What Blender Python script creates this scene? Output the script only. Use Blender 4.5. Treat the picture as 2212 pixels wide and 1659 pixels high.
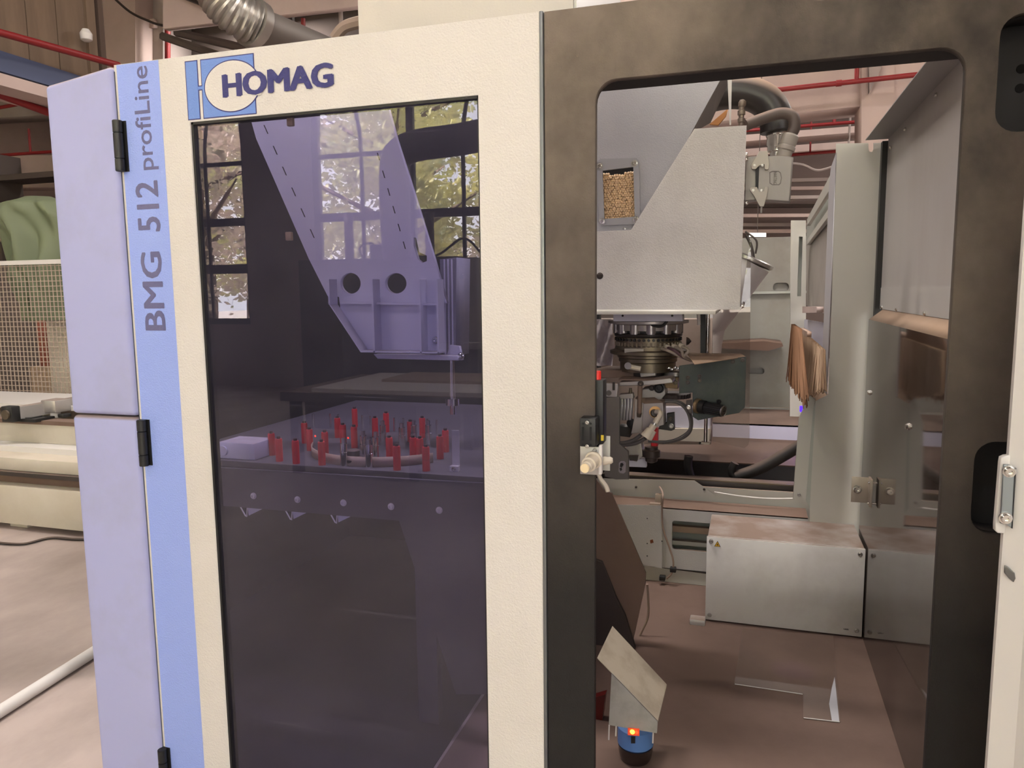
import bpy, bmesh, math, random
import numpy as np
from mathutils import Vector, Matrix
random.seed(7)
sc = bpy.context.scene
for o in list(bpy.data.objects): bpy.data.objects.remove(o)
col = sc.collection

# ------------------------------------------------------------------ camera
F = 1628.77
YAW, PIT, ROL = [math.radians(a) for a in (17.437, 6.96, .661)]
CAM = np.array([0., -1.8, 1.40])
def _rot():
    cy, sy, cp, sp, cr, sr = math.cos(YAW), math.sin(YAW), math.cos(PIT), math.sin(PIT), math.cos(ROL), math.sin(ROL)
    f = np.array([-sy*cp, cy*cp, -sp]); r = np.array([cy, sy, 0]); d = np.cross(f, r)
    return np.array([cr*r+sr*d, -sr*r+cr*d, f])
RM = _rot()
cd = bpy.data.cameras.new('camera'); cam = bpy.data.objects.new('camera', cd); col.objects.link(cam)
cd.sensor_width = 36; cd.sensor_fit = 'HORIZONTAL'; cd.lens = F/2212*36; cd.clip_start = .02; cd.clip_end = 300
m = Matrix.Identity(4)
for i in range(3):
    m[i][0] = RM[0][i]; m[i][1] = -RM[1][i]; m[i][2] = -RM[2][i]; m[i][3] = CAM[i]
cam.matrix_world = m
sc.camera = cam
FY = -.273   # the door plane
YOFF = 0.   # local origin of the section being built
def P(px, py, X=None, Y=None, Z=None):
    """point of the place seen at a photo pixel, on the plane X=, Y= or Z= it lies on"""
    d = RM.T @ np.array([px-1106, py-829.5, F])
    t = (X-CAM[0])/d[0] if X is not None else (Y+YOFF-CAM[1])/d[1] if Y is not None else (Z-CAM[2])/d[2]
    return Vector(CAM+t*d)-Vector((0, YOFF, 0))
# ------------------------------------------------------------------ world, sun, exposure
sc.view_settings.view_transform = 'Standard'; sc.view_settings.look = 'None'
sc.view_settings.exposure = 0.14; sc.view_settings.gamma = 1; sc.view_settings.use_curve_mapping = False
w = bpy.data.worlds.new('sky'); sc.world = w; w.use_nodes = True
bg = w.node_tree.nodes['Background']; bg.inputs[0].default_value = (1, .965, .96, 1); bg.inputs[1].default_value = 8.5
sun = bpy.data.lights.new('sun', 'SUN'); sun.energy = 190; sun.angle = .01; sun.color = (1, .93, .8)
so = bpy.data.objects.new('sun', sun); col.objects.link(so); so.rotation_euler = (math.radians(-16), math.radians(20), 0)
def lamp(name, loc, size, energy, color=(1, .9, .8), rot=(0, 0, 0), sy=None):
    l = bpy.data.lights.new(name, 'AREA'); l.shape = 'RECTANGLE'; l.size = size; l.size_y = sy or size; l.energy = energy; l.color = color
    o = bpy.data.objects.new(name, l); col.objects.link(o); o.location = loc; o.rotation_euler = rot; return o
# ------------------------------------------------------------------ materials
MATS = {}
def mat(name, c, rough=.5, metal=0, bump=0, bscale=60, dirt=None, damt=.0, dscale=3, dust=0, dustc=(.19, .125, .093), emit=None, es=0, spec=.5, stretch=(1, 1, 1), coat=0, dlo=.45, dhi=.7, dz=None):
    if name in MATS: return MATS[name]
    M = bpy.data.materials.new(name); M.use_nodes = True; nt = M.node_tree; N = nt.nodes; L = nt.links
    b = N['Principled BSDF']; b.inputs['Base Color'].default_value = (*c, 1); b.inputs['Roughness'].default_value = rough
    b.inputs['Metallic'].default_value = metal; b.inputs['Specular IOR Level'].default_value = spec; b.inputs['Coat Weight'].default_value = coat
    tc = N.new('ShaderNodeTexCoord'); mp = N.new('ShaderNodeMapping'); mp.inputs['Scale'].default_value = stretch
    L.new(tc.outputs['Object'], mp.inputs[0]); cur = None
    if damt:
        n = N.new('ShaderNodeTexNoise'); n.inputs['Scale'].default_value = dscale; n.inputs['Detail'].default_value = 7; n.inputs['Roughness'].default_value = .62
        L.new(mp.outputs[0], n.inputs[0])
        r = N.new('ShaderNodeMapRange'); r.inputs[1].default_value = dlo; r.inputs[2].default_value = dhi; r.inputs[4].default_value = damt
        L.new(n.outputs[0], r.inputs[0]); fac = r.outputs[0]
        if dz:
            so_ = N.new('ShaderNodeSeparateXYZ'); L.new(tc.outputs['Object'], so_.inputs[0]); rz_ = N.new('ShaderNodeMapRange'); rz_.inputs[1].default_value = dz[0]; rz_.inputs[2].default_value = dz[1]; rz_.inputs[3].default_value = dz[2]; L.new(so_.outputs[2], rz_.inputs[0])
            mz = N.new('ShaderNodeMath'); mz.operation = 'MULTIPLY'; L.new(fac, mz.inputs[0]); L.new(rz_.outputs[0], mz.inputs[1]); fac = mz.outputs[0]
        mx = N.new('ShaderNodeMix'); mx.data_type = 'RGBA'; mx.inputs[6].default_value = (*c, 1); mx.inputs[7].default_value = (*dirt, 1)
        L.new(fac, mx.inputs[0]); cur = mx.outputs[2]
    if dust:
        g = N.new('ShaderNodeNewGeometry'); s = N.new('ShaderNodeSeparateXYZ'); L.new(g.outputs['Normal'], s.inputs[0])
        n2 = N.new('ShaderNodeTexNoise'); n2.inputs['Scale'].default_value = 5; n2.inputs['Detail'].default_value = 5; L.new(tc.outputs['Object'], n2.inputs[0])
        r2 = N.new('ShaderNodeMapRange'); r2.inputs[1].default_value = .3; r2.inputs[2].default_value = .75; r2.inputs[4].default_value = dust
        L.new(s.outputs[2], r2.inputs[0])
        r3 = N.new('ShaderNodeMapRange'); r3.inputs[1].default_value = .3; r3.inputs[2].default_value = .55; r3.inputs[3].default_value = .6; L.new(n2.outputs[0], r3.inputs[0])
        mu = N.new('ShaderNodeMath'); mu.operation = 'MULTIPLY'; L.new(r2.outputs[0], mu.inputs[0]); L.new(r3.outputs[0], mu.inputs[1])
        m2 = N.new('ShaderNodeMix'); m2.data_type = 'RGBA'; m2.inputs[7].default_value = (*dustc, 1)
        if cur: L.new(cur, m2.inputs[6])
        else: m2.inputs[6].default_value = (*c, 1)
        L.new(mu.outputs[0], m2.inputs[0]); cur = m2.outputs[2]
        rr = N.new('ShaderNodeMix'); rr.data_type = 'FLOAT'; rr.inputs[2].default_value = rough; rr.inputs[3].default_value = .9; L.new(mu.outputs[0], rr.inputs[0]); L.new(rr.outputs[0], b.inputs['Roughness'])
        mm = N.new('ShaderNodeMath'); mm.operation = 'MULTIPLY'; mm.inputs[1].default_value = -metal; L.new(mu.outputs[0], mm.inputs[0])
        ma = N.new('ShaderNodeMath'); ma.inputs[1].default_value = metal; L.new(mm.outputs[0], ma.inputs[0]); L.new(ma.outputs[0], b.inputs['Metallic'])
    if cur: L.new(cur, b.inputs['Base Color'])
    if bump:
        n = N.new('ShaderNodeTexNoise'); n.inputs['Scale'].default_value = bscale; n.inputs['Detail'].default_value = 3; L.new(mp.outputs[0], n.inputs[0])
        bp = N.new('ShaderNodeBump'); bp.inputs['Strength'].default_value = bump; bp.inputs['Distance'].default_value = .003
        L.new(n.outputs[0], bp.inputs['Height']); L.new(bp.outputs[0], b.inputs['Normal'])
    if emit: b.inputs['Emission Color'].default_value = (*emit, 1); b.inputs['Emission Strength'].default_value = es
    MATS[name] = M; return M
def glass(name, tint, ior=1.5, haze=.0, hazec=(.5, .5, .55), scratch=0):
    M = bpy.data.materials.new(name); M.use_nodes = True; nt = M.node_tree; N = nt.nodes; L = nt.links
    N.remove(N['Principled BSDF']); out = N['Material Output']
    t = N.new('ShaderNodeBsdfTransparent'); t.inputs[0].default_value = (*tint, 1)
    g = N.new('ShaderNodeBsdfGlossy'); g.inputs['Roughness'].default_value = 0
    fr = N.new('ShaderNodeFresnel'); fr.inputs[0].default_value = ior
    # the far face of the pane must not be treated as the inside of a solid
    ge = N.new('ShaderNodeNewGeometry'); ir = N.new('ShaderNodeMix'); ir.data_type = 'FLOAT'; ir.inputs[2].default_value = ior; ir.inputs[3].default_value = 1/ior*1.0
    L.new(ge.outputs['Backfacing'], ir.inputs[0]); L.new(ir.outputs[0], fr.inputs[0])
    mx = N.new('ShaderNodeMixShader'); last = t.outputs[0]
    if haze:
        d = N.new('ShaderNodeBsdfDiffuse'); d.inputs[0].default_value = (*hazec, 1)
        tc = N.new('ShaderNodeTexCoord'); n = N.new('ShaderNodeTexNoise'); n.inputs['Scale'].default_value = 2.5; n.inputs['Detail'].default_value = 8; L.new(tc.outputs['Object'], n.inputs[0])
        r = N.new('ShaderNodeMapRange'); r.inputs[1].default_value = .35; r.inputs[2].default_value = .75; r.inputs[3].default_value = haze*.3; r.inputs[4].default_value = haze
        L.new(n.outputs[0], r.inputs[0]); hz = r.outputs[0]
        if scratch:
            mp = N.new('ShaderNodeMapping'); mp.inputs['Rotation'].default_value = (0, math.radians(62), 0); mp.inputs['Scale'].default_value = (1.5, 1, 160); L.new(tc.outputs['Object'], mp.inputs[0])
            n3 = N.new('ShaderNodeTexNoise'); n3.inputs['Scale'].default_value = 1; n3.inputs['Detail'].default_value = 2; L.new(mp.outputs[0], n3.inputs[0])
            r3 = N.new('ShaderNodeMapRange'); r3.inputs[1].default_value = .68; r3.inputs[2].default_value = .76; r3.inputs[4].default_value = scratch; L.new(n3.outputs[0], r3.inputs[0])
            ad = N.new('ShaderNodeMath'); L.new(hz, ad.inputs[0]); L.new(r3.outputs[0], ad.inputs[1]); hz = ad.outputs[0]
        mh = N.new('ShaderNodeMixShader'); L.new(hz, mh.inputs[0]); L.new(last, mh.inputs[1]); L.new(d.outputs[0], mh.inputs[2]); last = mh.outputs[0]
    L.new(fr.outputs[0], mx.inputs[0]); L.new(last, mx.inputs[1]); L.new(g.outputs[0], mx.inputs[2]); L.new(mx.outputs[0], out.inputs[0])
    return M
cream = mat('cream_powder_coat', (.73, .695, .65), .38, bump=.55, bscale=260, dirt=(.58, .54, .47), damt=.35, dscale=2.2)
creamtop = mat('cream_sheet', (.66, .62, .56), .5, bump=.2, bscale=200)
stripe = mat('blue_film', (.31, .41, .86), .4, bump=.5, bscale=260)
logoblue = mat('logo_blue', (.15, .27, .66), .4, bump=.4, bscale=260)
navy = mat('navy_print', (.032, .032, .17), .45, bump=.4, bscale=260)
pad = mat('blue_padded_vinyl', (.42, .44, .72), .62, bump=.35, bscale=9, dirt=(.36, .37, .52), damt=.55, dscale=4, dustc=(.3, .22, .18), dust=.9)
foam = mat('black_foam', (.019, .017, .0165), .8, bump=.3, bscale=300, dirt=(.25, .205, .165), damt=.95, dscale=1.0, dlo=.34, dhi=.58, stretch=(1, 1, .8), dz=(.75, 1.7, .03), spec=.25)  # the second tone fades out towards the bottom of the frame
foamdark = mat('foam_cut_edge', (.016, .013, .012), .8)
blackm = mat('black_plastic', (.012, .012, .012), .45)
blackr = mat('black_rubber', (.018, .016, .015), .6, dust=.5, bump=.2)
steel = mat('steel', (.5, .49, .47), .3, 1)
chrome = mat('chrome', (.75, .74, .7), .15, 1)
dkmetal = mat('dark_metal', (.07, .06, .055), .45, .6, dust=.6)
bronze = mat('bronze_anodised', (.17, .14, .10), .38, .8, dust=.35)
alu = mat('aluminium', (.46, .44, .42), .42, .7, dust=.8, bump=.2, bscale=90)
paint = mat('light_grey_paint', (.55, .54, .52), .45, bump=.25, bscale=220, dirt=(.42, .38, .34), damt=.35, dscale=2.5, dust=.95)
paintw = mat('white_textured_paint', (.72, .70, .68), .42, bump=.6, bscale=240, dirt=(.5, .47, .44), damt=.35, dscale=5, dust=.9)
paintg = mat('grey_green_paint', (.38, .40, .36), .45, dirt=(.3, .3, .26), damt=.3, dust=.98, bump=.15)
paintp = mat('pale_post_paint', (.52, .51, .46), .4, dirt=(.42, .41, .35), damt=.3, dscale=1.5, dust=.9)
paintl = mat('lilac_grey_paint', (.60, .60, .70), .5, dust=.6)
dpaint = mat('machine_dark_grey', (.10, .095, .095), .5, dust=.95, dirt=(.07, .05, .04), damt=.5)
dusty = mat('sawdust_coated_sheet', (.165, .107, .08), .85, dirt=(.15, .09, .065), damt=.7, dscale=3, bump=.2)
bristle = mat('bristle', (.62, .44, .30), .8, dirt=(.40, .25, .15), damt=.7, dscale=14, stretch=(1, 1, .1))
redm = mat('red_plastic', (.75, .03, .04), .35)
redp = mat('red_pipe_paint', (.22, .010, .012), .5)
greenp = mat('dark_green_plate', (.034, .044, .041), .45, .35, dirt=(.075, .08, .065), damt=.7, dscale=9, dust=.9)
fit = mat('ivory_fitting', (.62, .55, .45), .45)
cable = mat('grey_cable', (.10, .092, .088), .5)
pinkc = mat('pink_beige_plaster', (.52, .41, .375), .8, bump=.2, bscale=30, dirt=(.40, .31, .28), damt=.5, dscale=1.3)
greyc = mat('grey_plaster', (.34, .29, .27), .8, dirt=(.25, .2, .18), damt=.5, dscale=1.3)
darkc = mat('dark_soffit', (.085, .066, .058), .9)
plank = mat('brown_planks', (.17, .115, .075), .75, dirt=(.09, .06, .04), damt=.6, dscale=2, stretch=(3, 3, .4))
bluebeam = mat('blue_steel_beam', (.07, .09, .17), .6)
floorm = mat('concrete_floor', (.40, .33, .30), .5, bump=.15, bscale=8, dirt=(.24, .19, .17), damt=.9, dscale=1.6, dlo=.4, dhi=.68, stretch=(1.2, .7, 1))
cloth = mat('green_tarpaulin', (.13, .155, .09), .7, bump=.1, bscale=12, dirt=(.13, .16, .09), damt=.5)
bedm = mat('cream_bed_paint', (.54, .50, .42), .5, dirt=(.38, .33, .25), damt=.5, dscale=2, dust=.5, dustc=(.5, .42, .33))
whitem = mat('white_enamel', (.66, .635, .61), .35)
wood = mat('wood_board', (.42, .31, .22), .7, dirt=(.3, .2, .13), damt=.5, stretch=(1, 8, 1))
tinm = mat('galvanised_duct', (.42, .40, .37), .35, .9)
clearp = glass('clear_polycarbonate', (.83, .80, .78), 1.45, .10, (.32, .27, .24))
tinted = glass('violet_tinted_acrylic', (.665, .645, .82), 1.62, .075, (.33, .315, .37), .12)
winpane = glass('window_glass', (.97, .98, .98), 1.3)
darkpane = mat('dark_glossy_panel', (.045, .034, .028), .05, 0, dirt=(.12, .095, .08), damt=.6, dscale=2, spec=.5, stretch=(1, 2, .3))

# ------------------------------------------------------------------ builders
def V(*a): return Vector(a)
def link(name, me, m, parent=None, kind=None, label=None, cat=None, group=None):
    vs = np.empty(len(me.vertices)*3, 'f'); me.vertices.foreach_get('co', vs); vs = vs.reshape(-1, 3)
    lo, hi = vs.min(0), vs.max(0); org = np.array([(lo[0]+hi[0])/2, (lo[1]+hi[1])/2, lo[2]], 'f')
    me.vertices.foreach_set('co', (vs-org).ravel()); me.update()
    org = org+np.array([0, YOFF, 0], 'f')
    if m and not me.materials: me.materials.append(m)
    me.name = name
    o = bpy.data.objects.new(name, me); col.objects.link(o)
    wl = Vector(org.tolist()); o['wl'] = list(wl)
    if parent: o.parent = parent; o.location = wl-Vector(parent['wl'])
    else: o.location = wl
    tag(o, label, cat, group, kind); return o
def tag(o, label=None, cat=None, group=None, kind=None):
    for k, v in (('label', label), ('category', cat), ('group', group), ('kind', kind)):
        if v: o[k] = v
    return o
def thing(name, loc, label, cat, group=None, kind=None):
    o = bpy.data.objects.new(name, None); o.empty_display_size = .05; col.objects.link(o)
    loc = Vector(loc)+V(0, YOFF, 0); o.location = loc; o['wl'] = list(loc); return tag(o, label, cat, group, kind)
def mesh(verts, faces, smooth=False):
    me = bpy.data.meshes.new('m'); me.from_pydata([tuple(v) for v in verts], [], faces); me.update()
    if smooth: me.shade_smooth()
    return me
def bmm(bm, smooth=False):
    bmesh.ops.recalc_face_normals(bm, faces=bm.faces); me = bpy.data.meshes.new('m'); bm.to_mesh(me); bm.free()
    if smooth:
        me.shade_smooth(); me.set_sharp_from_angle(angle=math.radians(35))
    return me
def box(x0, x1, y0, y1, z0, z1, bev=0, seg=2):
    bm = bmesh.new(); bmesh.ops.create_cube(bm, size=1)
    for v in bm.verts: v.co = V((x0+x1)/2+v.co.x*abs(x1-x0), (y0+y1)/2+v.co.y*abs(y1-y0), (z0+z1)/2+v.co.z*abs(z1-z0))
    if bev: bmesh.ops.bevel(bm, geom=bm.edges[:], offset=bev, segments=seg, affect='EDGES', profile=.5)
    return bmm(bm, bool(bev))
def join(*ms, smooth=False):
    bm = bmesh.new()
    for me in ms: bm.from_mesh(me)
    me = bpy.data.meshes.new('m'); bm.to_mesh(me); bm.free()
    if smooth: me.set_sharp_from_angle(angle=math.radians(35))
    return me
def cyl(p0, p1, r0, r1=None, seg=20, bev=0):
    p0 = Vector(p0); p1 = Vector(p1); r1 = r0 if r1 is None else r1; d = p1-p0; L_ = d.length
    bm = bmesh.new(); bmesh.ops.create_cone(bm, cap_ends=True, segments=seg, radius1=r0, radius2=r1, depth=L_)
    if bev: bmesh.ops.bevel(bm, geom=[e for e in bm.edges if abs(e.verts[0].co.z-e.verts[1].co.z) < 1e-6], offset=bev, segments=2, affect='EDGES')
    q = d.to_track_quat('Z', 'Y').to_matrix().to_4x4(); q.translation = (p0+p1)/2
    bmesh.ops.transform(bm, matrix=q, verts=bm.verts); return bmm(bm, seg > 8)
def lathe(prof, p0, ax=(0, 0, 1), seg=32):
    """prof: list of (r, h) along the axis from p0"""
    q = Vector(ax).to_track_quat('Z', 'Y').to_matrix().to_4x4(); q.translation = Vector(p0)
    vs = []; fs = []
    for r, h in prof:
        for k in range(seg): a = 2*math.pi*k/seg; vs.append(q @ V(r*math.cos(a), r*math.sin(a), h))
    for i in range(len(prof)-1):
        for k in range(seg): fs.append((i*seg+k, i*seg+(k+1) % seg, (i+1)*seg+(k+1) % seg, (i+1)*seg+k))
    fs.append(tuple(range(seg))[::-1]); fs.append(tuple((len(prof)-1)*seg+k for k in range(seg)))
    bm = bmesh.new(); bv = [bm.verts.new(v) for v in vs]
    for f in fs: bm.faces.new([bv[i] for i in f])
    return bmm(bm, True)
def spline(pts, n=8):
    pts = [Vector(p) for p in pts]; out = []
    for i in range(len(pts)-1):
        p0 = pts[max(i-1, 0)]; p1 = pts[i]; p2 = pts[i+1]; p3 = pts[min(i+2, len(pts)-1)]
        for k in range(n):
            t = k/n; out.append(.5*((2*p1)+(p2-p0)*t+(2*p0-5*p1+4*p2-p3)*t*t+(3*p1-p0-3*p2+p3)*t**3))
    return out+[pts[-1]]
def tube(pts, r, seg=12, smooth=8, rib=0, ribn=2):
    ps = spline(pts, smooth) if smooth and len(pts) > 2 else [Vector(p) for p in pts]
    vs = []; fs = []; up = None
    for i, p in enumerate(ps):
        d = (ps[min(i+1, len(ps)-1)]-ps[max(i-1, 0)]).normalized()
        if up is None: up = d.orthogonal().normalized()
        up = (up-d*up.dot(d)).normalized(); s = d.cross(up)
        rr = r*(1+rib*(1 if i % ribn else -1)) if rib else (r[i*len(r)//len(ps)] if isinstance(r, (list, tuple)) else r)
        for k in range(seg): a = 2*math.pi*k/seg; vs.append(p+up*(rr*math.cos(a))+s*(rr*math.sin(a)))
    for i in range(len(ps)-1):
        for k in range(seg): fs.append((i*seg+k, i*seg+(k+1) % seg, (i+1)*seg+(k+1) % seg, (i+1)*seg+k))
    fs.append(tuple(range(seg))[::-1]); fs.append(tuple((len(ps)-1)*seg+k for k in range(seg)))
    bm = bmesh.new(); bv = [bm.verts.new(v) for v in vs]
    for f in fs: bm.faces.new([bv[i] for i in f])
    return bmm(bm, True)
def plate(pts, off, th, plane='XZ', holes=(), bev=0):
    if holes: bev = 0
    """outline pts (2D) in plane XZ (front at Y=off, growing to +Y), YZ (X=off) or XY (Z=off)"""
    cu = bpy.data.curves.new('c', 'CURVE'); cu.dimensions = '2D'; cu.fill_mode = 'BOTH'; cu.extrude = th/2-bev; cu.bevel_depth = bev; cu.bevel_resolution = 2 if bev else 0
    if bev: cu.offset = -bev
    for ring in [pts]+list(holes):
        s = cu.splines.new('POLY'); s.points.add(len(ring)-1); s.use_cyclic_u = True
        for i, p in enumerate(ring): s.points[i].co = (p[0], p[1], 0, 1)
    o = bpy.data.objects.new('c', cu); col.objects.link(o); dg = bpy.context.evaluated_depsgraph_get()
    me = bpy.data.meshes.new_from_object(o.evaluated_get(dg)); bpy.data.objects.remove(o); bpy.data.curves.remove(cu)
    M4 = {'XZ': Matrix(((1, 0, 0, 0), (0, 0, 1, off+th/2), (0, 1, 0, 0), (0, 0, 0, 1))),
          'YZ': Matrix(((0, 0, 1, off+th/2), (1, 0, 0, 0), (0, 1, 0, 0), (0, 0, 0, 1))),
          'XY': Matrix(((1, 0, 0, 0), (0, 1, 0, 0), (0, 0, 1, off+th/2), (0, 0, 0, 1)))}[plane]
    me.transform(M4); me.materials.clear()
    bm = bmesh.new(); bm.from_mesh(me); bmesh.ops.remove_doubles(bm, verts=bm.verts, dist=1e-5); return bmm(bm)
def pz(lst, Y, off=None, th=.005, holes=(), bev=0):
    """plate whose outline is given by photo pixels lying in the plane Y="""
    f = lambda L: [(P(x, y, Y=Y).x, P(x, y, Y=Y).z) for x, y in L]
    return plate(f(lst), Y, th, 'XZ', [f(h) if not callable(h) else h() for h in holes], bev)
def rrect(x0, x1, z0, z1, r, n=6):
    out = []
    for cx, cz, a0 in ((x1-r, z1-r, 0), (x0+r, z1-r, 90), (x0+r, z0+r, 180), (x1-r, z0+r, 270)):
        for k in range(n+1):
            a = math.radians(a0+90*k/n); out.append((cx+r*math.cos(a), cz+r*math.sin(a)))
    return out
def circ(cx, cz, r, n=32, rz=None): return [(cx+r*math.cos(2*math.pi*k/n), cz+(rz or r)*math.sin(2*math.pi*k/n)) for k in range(n)]
def text(s, w, h, M4, m, parent, name, th=.0006, bold=.0, label=None):
    """flat lettering scaled to w x h, laid by the matrix M4"""
    cu = bpy.data.curves.new('t', 'FONT'); cu.body = s; cu.size = 1; cu.resolution_u = 3
    o = bpy.data.objects.new('t', cu); col.objects.link(o); dg = bpy.context.evaluated_depsgraph_get()
    me = bpy.data.meshes.new_from_object(o.evaluated_get(dg)); bpy.data.objects.remove(o)
    if bold:
        bm = bmesh.new()
        for k in range(5):
            mk = me.copy(); mk.transform(Matrix.Translation((bold*2*math.cos(k*1.257), bold*math.sin(k*1.257), k*.02))); bm.from_mesh(mk)
        bm.to_mesh(me); bm.free()
    vs = np.array([v.co[:] for v in me.vertices]); lo, hi = vs.min(0), vs.max(0)
    for v in me.vertices: v.co = V((v.co.x-lo[0])/(hi[0]-lo[0])*w, (v.co.y-lo[1])/(hi[1]-lo[1])*h, v.co.z*.002)
    bm = bmesh.new(); bm.from_mesh(me); r = bmesh.ops.extrude_face_region(bm, geom=bm.faces[:])
    bmesh.ops.translate(bm, verts=[e for e in r['geom'] if isinstance(e, bmesh.types.BMVert)], vec=(0, 0, th))
    bm.to_mesh(me); bm.free(); me.transform(M4); me.materials.clear()
    return link(name, me, m, parent, label=label)
def front(x, y, z):  # text readable from -Y, lying in the front plane
    return Matrix(((1, 0, 0, x), (0, 0, -1, y), (0, 1, 0, z), (0, 0, 0, 1)))
def screw(p, r, parent, m=None, ax=(0, -1, 0), name='screw'):
    p = Vector(p); a = Vector(ax).normalized()
    return link(name, lathe([(r*1.25, -.001), (r*1.25, r*.18), (r, r*.2), (r*.95, r*.75), (r*.8, r*.9), (r*.42, r*.9), (r*.4, r*.45)], p, a, 14), m or chrome, parent)
def px(x, y, X=None, Y=None, Z=None): return P(x, y, X=X, Y=Y, Z=Z)
def pitch(x, y, Y):  # metres per photo pixel there
    return (P(x+1, y, Y=Y)-P(x, y, Y=Y)).length

# ================================================================== SETTING
H = 6.6
link('floor', box(-17, 9, -8.7, 16, -.1, 0), floorm, kind='structure')
link('ceiling', box(-17, 9, -8.7, 16, H, H+.2), greyc, kind='structure')
link('wall_left', box(-17.2, -17, -8.7, 16, 0, H), pinkc, kind='structure')
link('wall_right', box(9, 9.2, -8.7, 16, 0, H), pinkc, kind='structure')
link('wall_back', box(-17, 9, 16, 16.2, 0, H), greyc, kind='structure')
# wall behind the photographer with its arched windows, mirrored in the tinted pane
WY = 2*FY-8.0
def archring(cx, hw, z0, zs, zt, n=14):
    out = [(cx-hw, z0), (cx+hw, z0)]
    for k in range(n+1):
        a = math.pi*k/n; out.append((cx+hw*math.cos(a), zs+(zt-zs)*math.sin(a)**.9))
    return out
WC = [-13.1, -8.82, -4.58, -.34, 3.9, 7.2]
hw = {c: 1.56 for c in WC}; hw[7.2] = 1.2
link('wall_front', plate([(-17, 0), (9, 0), (9, H), (-17, H)], WY-.3, .3, 'XZ', [archring(c, hw[c], .95, 3.7, 5.6) for c in WC]), greyc, kind='structure')
wframe = mat('dark_window_frame', (.06, .055, .06), .4)
for i, c in enumerate(WC):
    h_ = hw[c]
    wnd = thing('window_%d' % (i+1), V(c, WY-.15, .95), None, None, kind='structure')
    outer = archring(c, h_, .95, 3.7, 5.6); inner = archring(c, h_-.09, 1.04, 3.7, 5.5)
    link('window_frame', plate(outer, WY-.2, .1, 'XZ', [inner]), wframe, wnd)
    bars = [box(c-.05, c+.05, WY-.19, WY-.11, 1, 5.55)]
    for s in (-1, 1):
        q = [V(c+s*h_*.5, WY-.15, z) for z in (1, 2, 3, 3.36)]+[V(c+s*h_*(.5+.02), WY-.15, 3.8), V(c+s*h_*(.62), WY-.15, 4.4), V(c+s*h_*(.78), WY-.15, 4.95)]
        bars.append(tube(q, .03, 6))
    for z, t in ((1.8, .07), (2.51, .06), (3.38, .03), (4.3, .025)):
        ww = h_-.05 if z < 4 else h_*.93
        bars.append(box(c-ww, c+ww, WY-.18, WY-.12, z-t, z+t))
    link('mullions', join(*bars), wframe, wnd)
    link('pane', plate(archring(c, h_-.06, 1, 3.7, 5.53), WY-.16, .006), winpane, wnd)
    lp = lamp('window_portal', (c, WY-.4, 3.2), 2*h_+.1, 1, rot=(math.radians(90), 0, 0), sy=4.8); lp.data.cycles.is_portal = True

# outside: ground and trees
link('ground_outside', box(-45, 30, -60, -8.95, -.12, -.02), mat('paved_ground', (.22, .195, .18), .9, dirt=(.3, .26, .23), damt=.7), kind='structure')
leafm = []
for nm, c1, c2 in (('leaf_green', (.52, .56, .42), (.76, .75, .56)), ('leaf_yellow', (.80, .76, .46), (.56, .60, .38)), ('leaf_pink', (.84, .72, .67), (.60, .64, .48))):
    mm_ = mat(nm, c1, .6, dirt=c2, damt=1, dscale=1.2); leafm.append(mm_)
bark = mat('bark', (.09, .06, .045), .9)
def tree(x, y, h, r, k, n, label):
    t = thing('tree', V(x, y, 0), label, 'tree', 'trees outside the arched windows')
    brs = [tube([V(x, y, -.02), V(x+.1, y, h*.3), V(x-.05, y, h*.6), V(x+.2, y, h*.85)], [.14, .12, .09, .05], 8)]
    for b in range(7):
        a = b*2.4+k; z0 = h*(.3+.07*b); brs.append(tube([V(x, y, z0), V(x+r*.5*math.cos(a), y+r*.5*math.sin(a), z0+.5), V(x+r*.9*math.cos(a), y+r*.9*math.sin(a), z0+.9)], [.06, .04, .02], 6))
    link('trunk', join(*brs), bark, t)
    vs = []; fs = []
    rng = random.Random(k*13+1)
    cl = [(r*.85*(rng.random()*2-1), r*.8*(rng.random()*2-1), h*.22+rng.random()*h*.74) for _ in range(70)]
    for i in range(n):
        c_ = rng.choice(cl); p = V(x+c_[0]+max(-.5, min(.5, rng.gauss(0, .3))), y+c_[1]+max(-.5, min(.5, rng.gauss(0, .3))), c_[2]+rng.gauss(0, .18))
        s = .04+rng.random()*.08; u = V(rng.gauss(0, 1), rng.gauss(0, 1), rng.gauss(0, .6)).normalized(); v = u.orthogonal().normalized()
        b = len(vs); vs += [p-u*s, p+v*s*.6, p+u*s, p-v*s*.6]; fs.append((b, b+1, b+2, b+3))
    link('foliage', mesh(vs, fs), leafm[k % 3], t)
tw = ['yellow-green', 'yellow', 'pink-flowering']
for i, (x, y, h, r) in enumerate([(-15.5, -12.2, 6.5, 2.0), (-13.2, -16.6, 7.4, 1.9), (-11, -12.2, 6.2, 2), (-8.7, -16.6, 7.5, 1.9), (-6.6, -12.2, 6.2, 2), (-4.2, -16.6, 7.4, 2.2), (-2.2, -12.2, 6.4, 2), (2.6, -12.6, 7, 2.2)]):
    tree(x, y, h, r, i, 9000, '%s tree mirrored in the pane, standing outside the wall %s' % (tw[i % 3], ['far left', 'left of the first arch', 'at the gap of the arches', 'behind the gap', 'at the arch centre', 'right of the arch centre', 'beyond the duct', 'far right'][i]))

# hall: columns, beams, pipes behind the machine
def bm_thing(name, me, m, label, cat, group=None): return link(name, me, m, None, None, label, cat, group)
def beamY(name, pxs, Y, th, m, label, cat='beam', group=None): return bm_thing(name, pz(pxs, Y, th=th), m, label, cat, group)
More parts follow.
